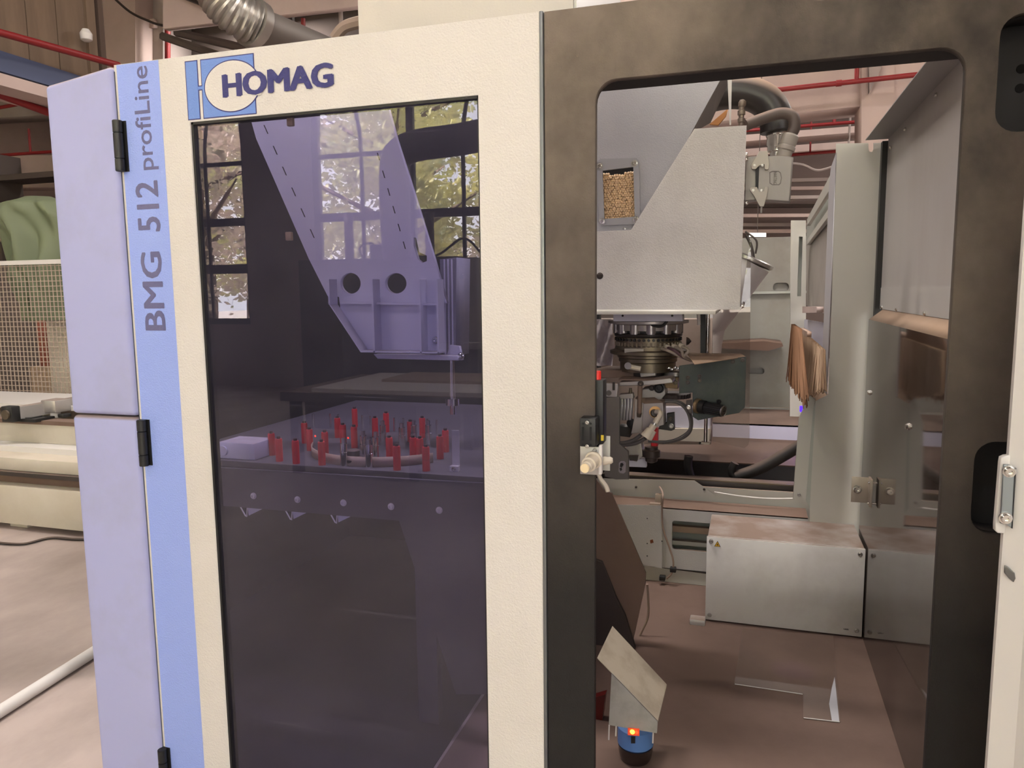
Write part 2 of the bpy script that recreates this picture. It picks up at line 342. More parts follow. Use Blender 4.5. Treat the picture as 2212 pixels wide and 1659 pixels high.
# upper left plank wall along X=-6, receding
t = thing('plank_wall', V(-6, 3, 3.1), 'brown vertical plank cladding high up in the upper left corner', 'cladding')
y_ = 2.6
while y_ < 4.0: link('plank', box(-6.1, -6.06+.01*(int(y_*7) % 2), y_, y_+.30, 3.45, 6.2), plank, t); y_ += .31
bm_thing('steel_beam', box(-6.14, -6.02, 2.4, 4.3, 3.28, 3.45), bluebeam, 'dark blue steel beam under the plank cladding at upper left', 'beam')
bm_thing('soffit_beam', box(-6.5, -6.0, 2.4, 4.3, 3.16, 3.26), pinkc, 'beige ledge just below the dark blue steel beam', 'beam')
link('corner_post', box(-6.14, -6.04, 4.16, 4.26, 3.0, 6.4), plank, t); link('corner_post', box(-6.14, -6.04, 4.30, 4.36, 3.0, 6.4), bark, t)
q0 = P(-30, 62, X=-5.8); q1 = P(256, 141, X=-5.8)
bm_thing('sprinkler_pipe', tube([q0, q1], .03, 12, 0), redp, 'red sprinkler pipe slanting across the plank cladding at upper left', 'pipe')
bm_thing('sprinkler_pipe', tube([P(-20, 197, X=-6.3), P(130, 252, X=-6.3)], .035, 12, 0), redp, 'dark red pipe slanting down behind the blue pad, below the cladding', 'pipe')
bm_thing('sprinkler_pipe', tube([P(-20, 236, Y=8.6), P(150, 205, Y=8.6)], .03, 12, 0), redp, 'thin red pipe crossing left of the blue pad top', 'pipe')
t = thing('sprinkler_pipe', P(0, 340, Y=8.6), 'thin red pipe with one upright stub beside the blue pad', 'pipe')
link('pipe_run', tube([P(-20, 337, Y=8.6), P(150, 325, Y=8.6)], .028, 12, 0), redp, t)
link('stub', tube([P(66, 331, Y=8.6), P(62, 278, Y=8.6)], .02, 8, 0), redp, t)
bm_thing('concrete_column', pz([(212, -60), (292, -60), (292, 420), (212, 420)], 9, th=.7), pinkc, 'pink plastered column rising behind the top of the blue pad', 'column')
bm_thing('concrete_column', pz([(293, -60), (352, -60), (352, 420), (293, 420)], 9.4, th=.7), greyc, 'grey plastered column right of the pink column', 'column')
bm_thing('conduit', tube([P(322, 60, Y=9.38), P(324, 250, Y=9.38)], .03, 8, 0), greyc, 'grey conduit running down the grey column', 'pipe')
bm_thing('junction_box', pz([(315, 42), (332, 40), (333, 58), (316, 60)], 9.32, th=.08), pinkc, 'small beige junction box on the grey column', 'box')
bm_thing('sprinkler_pipe', tube([P(362, -40, Y=9.2), P(362, 260, Y=9.2)], .045, 12, 0), redp, 'thick upright red pipe between the grey column and the black soffit', 'pipe')
bm_thing('wall_lamp', lathe([(.025, 0), (.05, .015), (.055, .07), (.03, .11)], P(187, 90, X=-5.95), (0, 0, 1), 16), whitem, 'small white bulkhead lamp against the plank cladding', 'lamp')
bm_thing('ceiling_beam', pz([(352, -70), (800, -70), (800, 10), (352, 62)], 7.2, th=.12), pinkc, 'pale beam behind the spiral duct above the panel', 'beam')
bm_thing('upper_wall', pz([(340, -80), (1500, -80), (1500, 300), (340, 300)], 10.2, th=.2), darkc, 'dark brown far wall above the cream door', 'wall')
bm_thing('steel_pipe', tube([P(360, -25, Y=7.15), P(500, 30, Y=6.8), P(680, 110, Y=6.5)], .05, 10, 0), dkmetal, 'dark steel pipe slanting behind the spiral duct', 'pipe')
bm_thing('cable', tube([P(240, -10, Y=8.2), P(280, 25, Y=8.2), P(318, 44, Y=8.2), P(352, 55, Y=8.2), P(420, 60, Y=8.2)], .02, 6), dkmetal, 'dark cable sagging across the two columns', 'cable')
for k, (xa, ya, xb, yb) in enumerate([(380, 70, 640, 130), (350, 78, 560, 150)]):
    bm_thing('cable_tray', tube([P(xa, ya, Y=8), P(xb, yb, Y=8)], .06, 6, 0), darkc, ['upper', 'lower'][k]+' dark cable tray under the spiral duct', 'tray')
bm_thing('hanger_rod', tube([P(628, 0, Y=7.5), P(630, 62, Y=7.5)], .05, 8, 0), dkmetal, 'thick dark hanger rod left of the cream top box', 'rod')
bm_thing('sprinkler_pipe', tube([P(655, 40, Y=7.5), P(655, 74, Y=7.5)], .03, 8, 0), redp, 'short dark red drop pipe beside the hanger rod', 'pipe')
bm_thing('hanger_rod', tube([P(735, -10, Y=7.5), P(737, 70, Y=7.5)], .03, 8, 0), greyc, 'thin grey hanger rod beside the cream top box', 'rod')
# spiral duct
t = thing('spiral_duct', P(560, 50, Y=3.2), 'grey flexible spiral duct curving down to a smooth duct at the top', 'duct')
path = [P(440, -90, Y=3.2), P(468, -20, Y=3.2), P(500, 22, Y=3.25), P(555, 55, Y=3.4)]
link('flexible_hose', tube(path, pitch(500, 20, 3.2)*38, 20, 14, .06, 3), tinm, t)
link('collar', tube([P(540, 46, Y=3.35), P(556, 56, Y=3.42)], pitch(500, 20, 3.2)*45, 24, 0), tinm, t)
link('smooth_duct', tube([P(555, 56, Y=3.4), P(640, 90, Y=3.8), P(760, 140, Y=4.4)], pitch(500, 20, 3.2)*34, 20, 6), mat('dull_duct', (.16, .14, .125), .5, .5), t)
# green tarpaulin over something tall
def draped():
    r = random.Random(3); Yc = 3.0
    n = 64; rows = 50
    L_ = [(60, 430), (25, 450), (2, 468), (28, 500), (48, 560), (70, 600), (95, 690)]
    R_ = [(110, 428), (150, 440), (175, 470), (178, 520), (176, 580), (172, 640), (168, 690)]
    vs = []; fs = []
    for i in range(rows):
        u = i/(rows-1)*(len(L_)-1); k = min(int(u), len(L_)-2); f = u-k
        l = Vector(L_[k])*(1-f)+Vector(L_[k+1])*f; rr = Vector(R_[k])*(1-f)+Vector(R_[k+1])*f
        for j in range(n):
            v = j/(n-1); a = l*(1-v)+rr*v
            dep = .28*math.sin(math.pi*v)**.7*(.4+.6*min(1, i/9)); g_ = min(1, u/2); fold = g_*(.045*math.sin(v*17+u*.9+.6*math.sin(u*1.3))+.022*math.sin(v*29-u*1.4))+.02*math.sin(u*2.1+v*3)
            p = P(a.x, a.y, Y=Yc); vs.append(V(p.x, Yc-dep+fold, p.z))
    for i in range(rows-1):
        for j in range(n-1): fs.append((i*n+j, i*n+j+1, (i+1)*n+j+1, (i+1)*n+j))
    me = mesh(vs, fs, True)
    bm = bmesh.new(); bm.from_mesh(me); bmesh.ops.solidify(bm, geom=bm.faces[:], thickness=.012); return bmm(bm, True)
bm_thing('tarpaulin', draped(), cloth, 'green tarpaulin draped over a tall object behind the mesh fence', 'tarpaulin')
bm_thing('covered_mast', box(-5.55, -5.2, 3.02, 3.3, 0, 2.05), bedm, 'pale machine mast under the green tarpaulin', 'mast')
# mesh fence
t = thing('mesh_fence', V(-5.3, 2.6, .6), 'pale wire mesh fence panel at the left edge behind the machine bed', 'fence')
fx0, fx1, fz0 = -6.6, -3.9, .5
ftop = P(0, 570, Y=2.6).z
link('top_rail', box(fx0, fx1, 2.58, 2.62, ftop-.012, ftop+.02), whitem, t)
link('bottom_rail', box(fx0, fx1, 2.58, 2.62, fz0-.02, fz0+.02), whitem, t)
for s in (fx0, fx1): link('post', box(s-.02, s+.02, 2.58, 2.62, 0, ftop), whitem, t)
ws = []; xx = fx0+.03
while xx < fx1: ws.append(box(xx, xx+.005, 2.597, 2.603, fz0, ftop)); xx += .038
zz = fz0+.03
while zz < ftop: ws.append(box(fx0, fx1, 2.594, 2.598, zz, zz+.005)); zz += .038
link('wire_mesh', join(*ws), mat('mesh_wire', (.40, .32, .26), .5), t)
# things behind the fence
bm_thing('storage_box', box(-6.35, -5.45, 3.6, 4.2, .76, 1.27, .01), mat('red_brown_crate', (.27, .08, .05), .7, dirt=(.17, .06, .04), damt=.6), 'red-brown crate behind the mesh fence', 'crate')
bm_thing('crate_stand', box(-6.4, -5.4, 3.55, 4.25, 0, .76), wood, 'pale wooden stand under the red-brown crate', 'stand')
bm_thing('dark_cabinet', box(-9.5, -6.6, 4.6, 5.3, 0, 1.75, .01), darkc, 'dark brown cabinet filling the gap behind the mesh fence', 'cabinet')
bm_thing('shelf_rack', join(*[box(-14, -7.2, 8, 8.5, z, z+.09) for z in (2.4, 2.9, 3.35)]+[box(x, x+.08, 8, 8.5, 0, 3.8) for x in (-14, -12.2, -10.6, -9, -7.3)]), darkc, 'dark steel storage rack far behind the tarpaulin', 'rack')
bm_thing('hall_beam', pz([(-60, 335), (240, 335), (240, 405), (-60, 405)], 9.6, th=.5), pinkc, 'pale hall beam left of the blue pad at mid height', 'beam')
bm_thing('hall_beam', pz([(-60, 200), (240, 180), (240, 240), (-60, 258)], 10.5, th=.5), greyc, 'grey hall beam left of the blue pad near its top', 'beam')
bm_thing('hall_beam', pz([(-60, 480), (180, 480), (180, 520), (-60, 520)], 7, th=.3), wood, 'yellowish beam behind the green tarpaulin', 'beam')
# second machine bed at left
t = thing('machine_bed', V(-6, 1.5, 0), 'long cream painted machine bed standing on the floor at the left edge', 'machine bed')
bx0, bx1 = -7.5, -2.6
link('base', box(bx0, bx1, 1.53, 2.35, .035, .275, .006), bedm, t)
link('guide_channel', box(bx0, bx1, 1.60, 2.3, .275, .36), dusty, t)
link('guide_rail', box(bx0, bx1, 1.53, 1.60, .335, .36), dkmetal, t)
link('upper_beam', box(bx0, bx1, 1.56, 2.3, .36, .44, .008), bedm, t)
link('table_top', box(bx0, bx1, 1.70, 2.3, .44, .475), whitem, t)
link('side_panel', box(bx0, bx1, 1.82, 2.3, .475, .60, .004), bedm, t)
link('dark_rail', box(bx0, bx1, 1.80, 1.9, .60, .625), dusty, t)
link('work_table', box(bx0, bx1, 2.0, 2.5, .66, .69), whitem, t)
for x in (-5.0, -4.25, -3.6): link('foot', box(x-.07, x+.07, 1.58, 1.72, 0, .035, .004), bedm, t)
t = thing('linear_axis', P(60, 900, Y=1.7), 'aluminium linear axis with a black round end cap on the cream machine bed', 'axis')
a0 = P(30, 893, Y=1.75); a1 = P(175, 868, Y=2.1)
dv = (a1-a0)
def obar(p0, p1, wd, ht):
    d = (p1-p0); d.normalize(); s = d.cross(V(0, 0, 1)).normalized()*wd/2; u = V(0, 0, ht/2)
    vs = [p0-s-u, p0+s-u, p0+s+u, p0-s+u, p1-s-u, p1+s-u, p1+s+u, p1-s+u]
    return mesh(vs, [(0, 1, 2, 3), (7, 6, 5, 4), (0, 4, 5, 1), (1, 5, 6, 2), (2, 6, 7, 3), (3, 7, 4, 0)])
link('profile', obar(a0, a1+dv, .07, .075), alu, t)
link('groove', obar(a0+V(-.006, -.004, 0), a1+dv+V(-.006, -.004, 0), .062, .03), blackm, t)
link('end_cap', box(a0.x-.045, a0.x+.045, a0.y-.05, a0.y+.01, a0.z-.05, a0.z+.05, .006), blackm, t)
link('dial', cyl(a0+V(0, -.062, 0), a0+V(0, -.05, 0), .03, seg=20), bronze, t)
link('foot_bracket', join(box(a0.x+.0, a0.x+.1, 1.78, 1.86, .625, a0.z-.03), box(a0.x-.06, a0.x+.16, 1.76, 1.9, .62, .64)), blackm, t)
t = thing('clamp_unit', P(125, 900, Y=1.9), 'white and black clamp unit riding on the linear axis', 'clamp')
c0 = P(125, 885, Y=1.95)
link('clamp_body', box(c0.x-.06, c0.x+.06, 1.88, 2.0, c0.z-.01, c0.z+.07, .006), alu, t)
link('clamp_foot', cyl((c0.x, 1.93, .626), (c0.x, 1.93, c0.z), .03, seg=16), whitem, t)
link('sensor', box(c0.x+.05, c0.x+.10, 1.9, 1.96, .63, c0.z-.02, .004), blackm, t)
# pipe and cables on the hall floor
bm_thing('floor_pipe', tube([P(-40, 1562, Z=.025), P(215, 1400, Z=.025), P(330, 1330, Z=.025)], .022, 12, 0), whitem, 'pale pipe lying on the floor in the lower left corner', 'pipe')
bm_thing('floor_cable', tube([P(-10, 1172, Z=.01), P(50, 1175, Z=.01), P(110, 1162, Z=.01), P(170, 1165, Z=.01), P(240, 1160, Z=.01)], .008, 6), blackr, 'black cables lying under the cream machine bed', 'cable')


# hall seen through the doorway
beamY('concrete_column', [(1862, 60), (1934, 60), (1928, 420), (1860, 420)], 8, .6, pinkc, 'pink plastered column seen through the doorway at upper right', 'column')
beamY('hall_beam', [(1500, 60), (1860, 60), (1860, 229), (1500, 268)], 8.1, .6, pinkc, 'large pink beam at the top of the doorway view, left of the column')
beamY('hall_beam', [(1932, 60), (2150, 60), (2150, 205), (1930, 226)], 8.1, .6, pinkc, 'pink beam at the top of the doorway view, right of the column')
beamY('beam_haunch', [(1877, 60), (1905, 60), (1905, 145), (1878, 200)], 7.9, .1, greyc, 'small grey haunch on the pink column', 'haunch')
beamY('hall_beam', [(1500, 300), (1860, 271), (1860, 285), (1500, 314)], 11.5, .5, pinkc, 'thin beige beam below the large pink beam')
beamY('hall_beam', [(1500, 330), (1858, 303), (1858, 317), (1500, 346)], 12.5, .5, pinkc, 'lowest pale beam beside the pink column')
beamY('hall_soffit', [(1480, 200), (1900, 200), (1900, 900), (1480, 900)], 14.5, .2, mat('brown_soffit', (.14, .105, .095), .9), 'dark brown hall wall behind the beams of the doorway view', 'wall')
for k_, (ya_, yb_, Yk, m_) in enumerate([(388, 383, 12.8, greyc), (404, 402, 13.2, pinkc), (424, 421, 12.2, greyc), (441, 440, 13.6, darkc), (462, 461, 12.8, pinkc), (482, 481, 13.6, greyc), (496, 495, 13.0, pinkc)]):
    beamY('ceiling_truss', [(1600, ya_), (1815, yb_), (1815, yb_+7), (1600, ya_+7)], Yk, .15, m_, ['first', 'second', 'third', 'fourth', 'fifth', 'sixth', 'lowest'][k_]+' thin truss from the top between the connector and the pale post', 'truss')
t = thing('sprinkler_pipe', P(1850, 165, Y=7.7), 'red sprinkler pipe with a drop, across the large pink beam in the doorway', 'pipe')
link('pipe_run', tube([P(1660, 196, Y=7.7), P(1810, 180, Y=7.7), P(2040, 155, Y=7.7)], .028, 12, 0), redp, t)
link('pipe_drop', tube([V(P(1850, 120, Y=7.7).x, 7.7, H), P(1850, 176, Y=7.7)], .024, 10, 0), redp, t)
link('pipe_joint', tube([P(1806, 180.5, Y=7.7), P(1818, 179.2, Y=7.7)], .036, 10, 0), redp, t)
t = thing('sprinkler_pipe', P(1802, 265, Y=10.8), 'thin red pipe in the dark recess left of the pink column', 'pipe')
link('pipe_run', tube([P(1600, 283, Y=10.8), P(1856, 263, Y=10.8)], .026, 10, 0), redp, t)
link('pipe_drop', tube([V(P(1802, 150, Y=10.8).x, 10.8, H), P(1802, 267, Y=10.8)], .024, 8, 0), redp, t)
bm_thing('sprinkler_pipe', join(tube([P(1600, 343, Y=12.2), P(1830, 325, Y=12.2)], .026, 10, 0), tube([P(1750, 331, Y=12.2), V(P(1750, 331, Y=12.2).x, 12.2, H)], .015, 8, 0)), redp, 'lowest thin red pipe beside the pale post top', 'pipe')
bm_thing('sagging_cable', tube([P(x, y, Y=11) for x, y in ((1700, 352), (1735, 356), (1765, 368), (1800, 360))]+[V(P(1830, 352, Y=11).x, 11, P(1830, 352, Y=11).z), V(P(1832, 352, Y=11).x, 11, H)], .018, 6), greyc, 'grey cable sagging behind the connector', 'cable')
# unseen ceiling lamps, added to brighten the hall and the machine interior
for i, (x, y, e_) in enumerate([(-6, -4, 70), (-1, -4, 90), (3.5, -4, 70), (-7.5, 3, 110), (-.3, 1.6, 190), (-2.4, .6, 170), (4, 4, 110), (-8, 9.5, 190), (-1, 8.5, 210), (4, 10, 180)]):
    t = thing('added_lamp', V(x, y, 6.1), 'long white lamp added under the ceiling, outside the view, to brighten the hall', 'lamp', 'added hall lamps')
    link('added_lamp_housing', box(x-.75, x+.75, y-.12, y+.12, 6.1, 6.16, .01), whitem, t)
    for s in (-.6, .6): link('hanger', cyl((x+s, y, 6.16), (x+s, y, H), .006, seg=8), steel, t)
    lamp('added_lamp_light', (x, y, 6.09), 1.45, e_, (1, .92, .86), sy=.22)
# ---- things mirrored in the tinted pane, standing behind the photographer
def RP(x, y, Yv): p = P(x, y, Y=Yv); return V(p.x, 2*FY-p.y, p.z)
def rpz(pxs, Yv, th): return plate([(RP(x, y, Yv).x, RP(x, y, Yv).z) for x, y in pxs], 2*FY-Yv-th, th, 'XZ')
sd = thing('sanding_machine', V(-3.2, -5.2, 0), 'dark grey machine with two posts, mirrored in the tinted pane', 'machine')
a = RP(640, 562, 5.0); b = RP(985, 562, 5.0)
link('machine_body', box(a.x, b.x, a.y-.9, a.y, 0, a.z, .01), mat('mirror_grey', (.06, .055, .06), .6), sd)
for x in (708, 890):
    p0 = RP(x, 565, 4.7); p1 = RP(x, 450, 4.7); link('machine_post', cyl((p0.x, p0.y-.4, a.z-.01), (p0.x, p0.y-.4, p1.z), .045, seg=16), dpaint, sd)
q = RP(810, 545, 4.9); link('motor_box', box(q.x-.18, q.x+.18, q.y-.45, q.y-.2, a.z, a.z+.14, .01), dpaint, sd)
link('hose_loop', tube([V(q.x-.3, q.y-.3, a.z), V(q.x-.34, q.y-.3, a.z+.12), V(q.x-.2, q.y-.3, a.z+.16), V(q.x-.18, q.y-.3, a.z+.05)], .012, 8), blackr, sd)
link('hose_loop', tube([V(q.x+.1, q.y-.3, a.z+.03), V(q.x+.5, q.y-.3, a.z+.02), V(q.x+.8, q.y-.3, a.z+.18), V(q.x+1.0, q.y-.3, a.z)], .012, 8), blackr, sd)
dd = thing('extraction_duct', V(-2.9, -5.2, 1.6), 'fat dark extraction duct with an elbow, mirrored in the tinted pane', 'duct')
r5 = pitch(860, 400, 5)*30
link('duct_pipe', tube([RP(1300, 222, 5), RP(1033, 292, 5), RP(905, 312, 5), RP(862, 330, 5), RP(850, 365, 5), RP(851, 470, 5), V(RP(852, 560, 5).x, RP(852, 560, 5).y-.05, a.z-.01)], r5, 20, 6), mat('duct_dark', (.10, .09, .10), .5, .3), dd)
link('duct_hanger', tube([V(RP(1100, 262, 5).x, -5.55, RP(1100, 262, 5).z), V(RP(1100, 262, 5).x, -5.55, H)], .012, 8, 0), steel, dd)
tb_ = thing('board_table', V(-3, -3.6, 0), 'dark table with wooden boards on it, mirrored in the tinted pane', 'table')
q0 = RP(600, 842, 3.2); q1 = RP(1200, 870, 3.2); zt_ = q0.z
link('table_top', box(q0.x, q1.x, q0.y-1.3, q0.y, zt_-.09, zt_-.02), dpaint, tb_)
for x in (q0.x+.1, (q0.x+q1.x)/2, q1.x-.1):
    for y in (q0.y-.06, q0.y-1.2): link('leg', box(x-.035, x+.035, y-.035, y+.035, 0, zt_-.09), blackm, tb_)
bm_thing('board', box(q0.x+.25, q1.x, q0.y-1.2, q0.y-.05, zt_-.02, zt_+.01), mat('pale_board', (.75, .68, .62), .5), 'large pale board lying on the dark table mirrored in the pane', 'board')
bm_thing('board', box(q0.x+.6, q1.x, q0.y-1.15, q0.y-.55, zt_+.01, zt_+.03), wood, 'narrower board on top of the large pale board mirrored in the pane', 'board')
ct = thing('control_cabinet', V(-1.9, -5.0, 0), 'grey control cabinet with a round knob, mirrored in the tinted pane', 'cabinet')
q = RP(987, 556, 4.4); q2 = RP(1024, 690, 4.4)
link('cabinet_box', box(q.x, q2.x+.02, q.y-.3, q.y, .9, q.z, .01), mat('cab_grey', (.30, .28, .27), .5), ct)
link('cabinet_stand', box(q.x+.03, q2.x-.02, q.y-.2, q.y-.1, 0, .9), dpaint, ct)
k_ = RP(996, 597, 4.39); screw(V(k_.x, q.y+.001, k_.z), .025, ct, chrome, (0, 1, 0), 'knob')

# ================================================================== DOOR (front plane, local Y=0)
YOFF = FY
dx0 = P(246, 141, Y=0).x; dx1 = P(1165, 25, Y=0).x; dz1 = P(1164, 25, Y=0).z
wx0 = P(410, 265, Y=0).x; wx1 = P(1033, 206, Y=0).x; wz1 = P(700, 236, Y=0).z
door = thing('safety_door', V(dx0, 0, .0), 'tall cream machine door with a violet tinted window and a blue lettered stripe', 'machine door')
link('door_leaf', plate([(dx0, .0), (dx1, .0), (dx1, dz1), (dx0, dz1)], 0, .035, 'XZ', [[(wx0, .05), (wx1, .05), (wx1, wz1), (wx0, wz1)]], .0015), cream, door)
gk = []
for a in ((wx0, wx0+.006, .05, wz1), (wx1-.004, wx1, .05, wz1), (wx0, wx1, wz1-.006, wz1), (wx0, wx1, .05, .056)): gk.append(box(a[0], a[1], .004, .03, a[2], a[3]))
link('window_gasket', join(*gk), blackm, door)
link('window_pane', box(wx0+.001, wx1-.001, .012, .018, .051, wz1-.001), tinted, door)
link('edge_trim', box(dx1, dx1+.008, -.004, .05, 0, dz1, .002), mat('edge_steel', (.2, .21, .215), .4, .6), door)
sx0 = P(251.5, 141, Y=0).x; sx1 = P(342, 131, Y=0).x
link('blue_stripe', box(sx0, sx1, -.0006, .0002, .0, dz1-.001), stripe, door)
# screws / clips holding the pane, seen through it
for x, y in ((428, 290), (625, 262), (622, 510), (433, 508)): link('pane_clip', box(*(lambda p: (p.x-.008, p.x+.008, .020, .03, p.z-.01, p.z+.01))(P(x, y, Y=.02)), .002), mat('brass_clip', (.6, .45, .2), .4, .6), door)
for (y0, y1) in ((263, 372), (903, 1000), (1592, 1700)):
    zt, zb = P(255, y0, Y=0).z, P(262, y1, Y=0).z; hx = P(257 if y0 < 400 else 308 if y0 < 1000 else 352, (y0+y1)/2, Y=-.012).x
    hg = link('hinge', join(*[cyl((hx, -.012, zb+(zt-zb)*a), (hx, -.012, zb+(zt-zb)*b), .0115, seg=18, bev=.001) for a, b in ((0, .24), (.25, .75), (.76, 1))]), blackm, door)
    link('hinge_leaf', box(hx-.014, hx+.016, -.003, .0, zb, zt), blackm, hg)
# lettering on the stripe
def vtext(s, ya, yb, xl, xr, yref, bold, nm):
    zb, zt = P(335, ya, Y=0).z, P(315, yb, Y=0).z; Xl, Xr = P(xl, yref, Y=0).x, P(xr, yref, Y=0).x
    M4 = Matrix(((0, -1, 0, Xr), (0, 0, -1, -.0006), (1, 0, 0, zb), (0, 0, 0, 1)))
    text(s, zt-zb, Xr-Xl, M4, mat('slate_print', (.12, .12, .26), .35, bump=.4, bscale=260), door, nm, .0006, bold)
vtext('BMG', 714, 544, 313.5, 358, 690, .012, 'lettering')
vtext('512', 500, 391, 296, 345, 450, .012, 'lettering')
vtext('profiLine', 366, 142, 292, 336, 250, .004, 'lettering')
# logo
def dp(x, y): p = P(x, y, Y=0); return (p.x, p.z)
lx = lambda a: 400+a/2.633
L0, _ = dp(lx(8), 520/2.633); Lz1 = dp(lx(30), 346/2.633)[1]; Lz0 = dp(lx(30), 684/2.633)[1]
bar1 = dp(lx(74), 420/2.633)[0]; blk0 = dp(lx(90), 420/2.633)[0]; blk1 = dp(lx(400), 500/2.633)[0]
zc0, zc1 = dp(lx(85), 515/2.633)[1], dp(lx(85), 487/2.633)[1]
cx_, cz_ = dp(lx(268), 490/2.633); crz = (dp(lx(268), 341/2.633)[1]-dp(lx(268), 637/2.633)[1])/2; cr_ = abs(dp(lx(425), 480/2.633)[0]-dp(lx(110), 500/2.633)[0])/2
logo = link('logo', plate([(L0, Lz0), (bar1, Lz0), (bar1, zc0), (blk0, zc0), (blk0, Lz0), (blk1, Lz0), (blk1, Lz1), (blk0, Lz1), (blk0, zc1), (bar1, zc1), (bar1, Lz1), (L0, Lz1)], -.0006, .0006), navy, door)
e = .0022
link('logo_fill', plate([(L0+e, Lz0+e), (bar1-e, Lz0+e), (bar1-e, zc0+e), (blk0+e, zc0+e), (blk0+e, Lz0+e), (blk1-e, Lz0+e), (blk1-e, Lz1-e), (blk0+e, Lz1-e), (blk0+e, zc1-e), (bar1-e, zc1-e), (bar1-e, Lz1-e), (L0+e, Lz1-e)], -.001, .0006), logoblue, logo)
def dsk(r, off, m, nm):
    pts = circ(cx_, cz_, r, 64, crz+(r-cr_))
    link(nm, plate(pts, off, .0006), m, logo)
dsk(cr_+.001, -.0014, navy, 'logo_ring'); dsk(cr_-.0015, -.0018, cream, 'logo_disc')
# the disc leaves the block on the right: cream beyond the block hides the ring there
link('logo_gap', plate([(blk1-e*.2, cz_-crz*.46), (cx_+cr_+.003, cz_-crz*.46), (cx_+cr_+.003, cz_+crz*.46), (blk1-e*.2, cz_+crz*.46)], -.0020, .0005), cream, logo)
tx0, tz0 = dp(483, 211); tx1, tz1 = dp(721, 140); tzb = dp(719, 190)[1]
text('HOMAG', tx1-tx0, (dp(487, 162)[1]-tz0)*1.06, front(tx0, -.0021, (tz0+tzb)/2), navy, logo, 'lettering', .0007, .028)
# ---------------- blue padded bumper on the left
bl = thing('padded_bumper', V(-1.98, 0, .05), 'light blue padded vinyl bumper post on the left of the cream door', 'bumper')
pl0, pl1 = P(93, 168, Y=-.012).x, P(238, 142, Y=-.012).x
zs = P(200, 897, Y=-.012).z; zt = P(235, 141, Y=-.012).z
def padm(z0, z1):
    bm = bmesh.new(); bm.from_mesh(box(pl0, pl1, -.012, .24, z0, z1, .013, 5))
    bmesh.ops.subdivide_edges(bm, edges=[e for e in bm.edges if e.calc_length() > .12], cuts=14, use_grid_fill=True)
    for v in bm.verts:
        tz = min(v.co.z-z0, z1-v.co.z); s = .004*math.sin(v.co.z*7+1)*math.sin((v.co.x-pl0)*14); v.co.y += s*(1 if tz > .05 else .3)
        if z1 > 1.9 and v.co.z > z1-.06: v.co.z -= .028*(pl1-v.co.x)/(pl1-pl0)*(1 if v.co.z > z1-.03 else .5)
    return bmm(bm, True)
link('upper_pad', padm(zs+.002, zt), pad, bl); link('lower_pad', padm(.0, zs-.002), pad, bl)
link('pad_side_shade', box(pl1, pl1+.001, -.002, .24, .0, zt-.012), mat('blue_grey_post_shade', (.06, .075, .11), .5), bl)  # shaded side of the pad, put in as a thin dark strip
link('backing_post', box(pl1+.001, dx0+.004, .037, .24, .0, zt-.03), mat('blue_grey_post_shade', (.06, .075, .11), .5), bl)
# ---------------- cream box above the door
tb = thing('hood_top_box', V(-.7, .06, 2.06), 'cream sheet-metal box standing on the hood above the door', 'box')
link('front_sheet', box(P(773, 40, Y=.05).x, P(1239, 10, Y=.05).x, .05, .6, dz1+.001, 2.6, .003), creamtop, tb)
link('side_seam', box(P(1239, 10, Y=.05).x, P(1244, 10, Y=.05).x, .055, .6, dz1+.001, 2.6), steel, tb)
rust_cover = mat('cover_brown', (.26, .19, .15), .8)
bm_thing('folded_tarp', tube([P(722, 84, Y=.12), P(745, 58, Y=.12), P(785, 46, Y=.12)], .014, 8), rust_cover, 'wrinkled beige cover corner left of the cream top box', 'cover')
# ---------------- hood roof and black enclosure added to keep the window side dark
bm_thing('backdrop_curtain', box(-2.2, -.72, 2.25, 2.30, .0, 2.62), mat('backdrop_black', (.012, .011, .012), .6), 'black curtain added as a dark backdrop to the bay behind the tinted window', 'curtain')  # added backdrop that hides the lit hall behind the bay
bm_thing('bay_dark_sheet', plate([(.60, 0), (2.252, 0), (2.252, 2.6), (.60, 2.1)], -2.2, .01, 'YZ'), mat('bay_black', (.014, .013, .014), .6), 'black side sheet added to keep the bay dark, behind the blue bumper', 'sheet')  # added black sheet, keeps the left of the bay dark
bm_thing('bay_header', box(dx0+.05, dx1-.05, .04, .2, dz1-.05, dz1-.04), mat('bay_black', (0, 0, 0)), 'black header sheet inside the top of the cream door', 'sheet')
# ---------------- black foam frame
fx0_ = dx1+.010; fx1_ = .95; fzt = P(1172, 26, Y=0).z
ox0 = P(1284.6, 700, Y=0).x; ox1 = P(2052, 760, Y=0).x; ozt = P(1314, 170.7, Y=0).z
def pk(xa, ya, xb, yb): a = P(xa, ya, Y=0); b = P(xb, yb, Y=0); return (a.x, b.x, b.z, a.z)
k1 = pk(2107, 952, 2290, 1166); k2 = pk(2163, 32, 2330, 276)
fr = thing('foam_bumper_frame', V(0, 0, .05), 'wide black foam bumper frame around the open doorway', 'bumper')
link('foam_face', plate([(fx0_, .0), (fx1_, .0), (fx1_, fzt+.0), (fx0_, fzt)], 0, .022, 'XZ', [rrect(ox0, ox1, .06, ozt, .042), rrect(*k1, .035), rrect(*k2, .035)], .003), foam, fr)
link('header_bar', box(ox0-.03, ox1+.03, .0225, .088, ozt, ozt+.08), foamdark, fr)
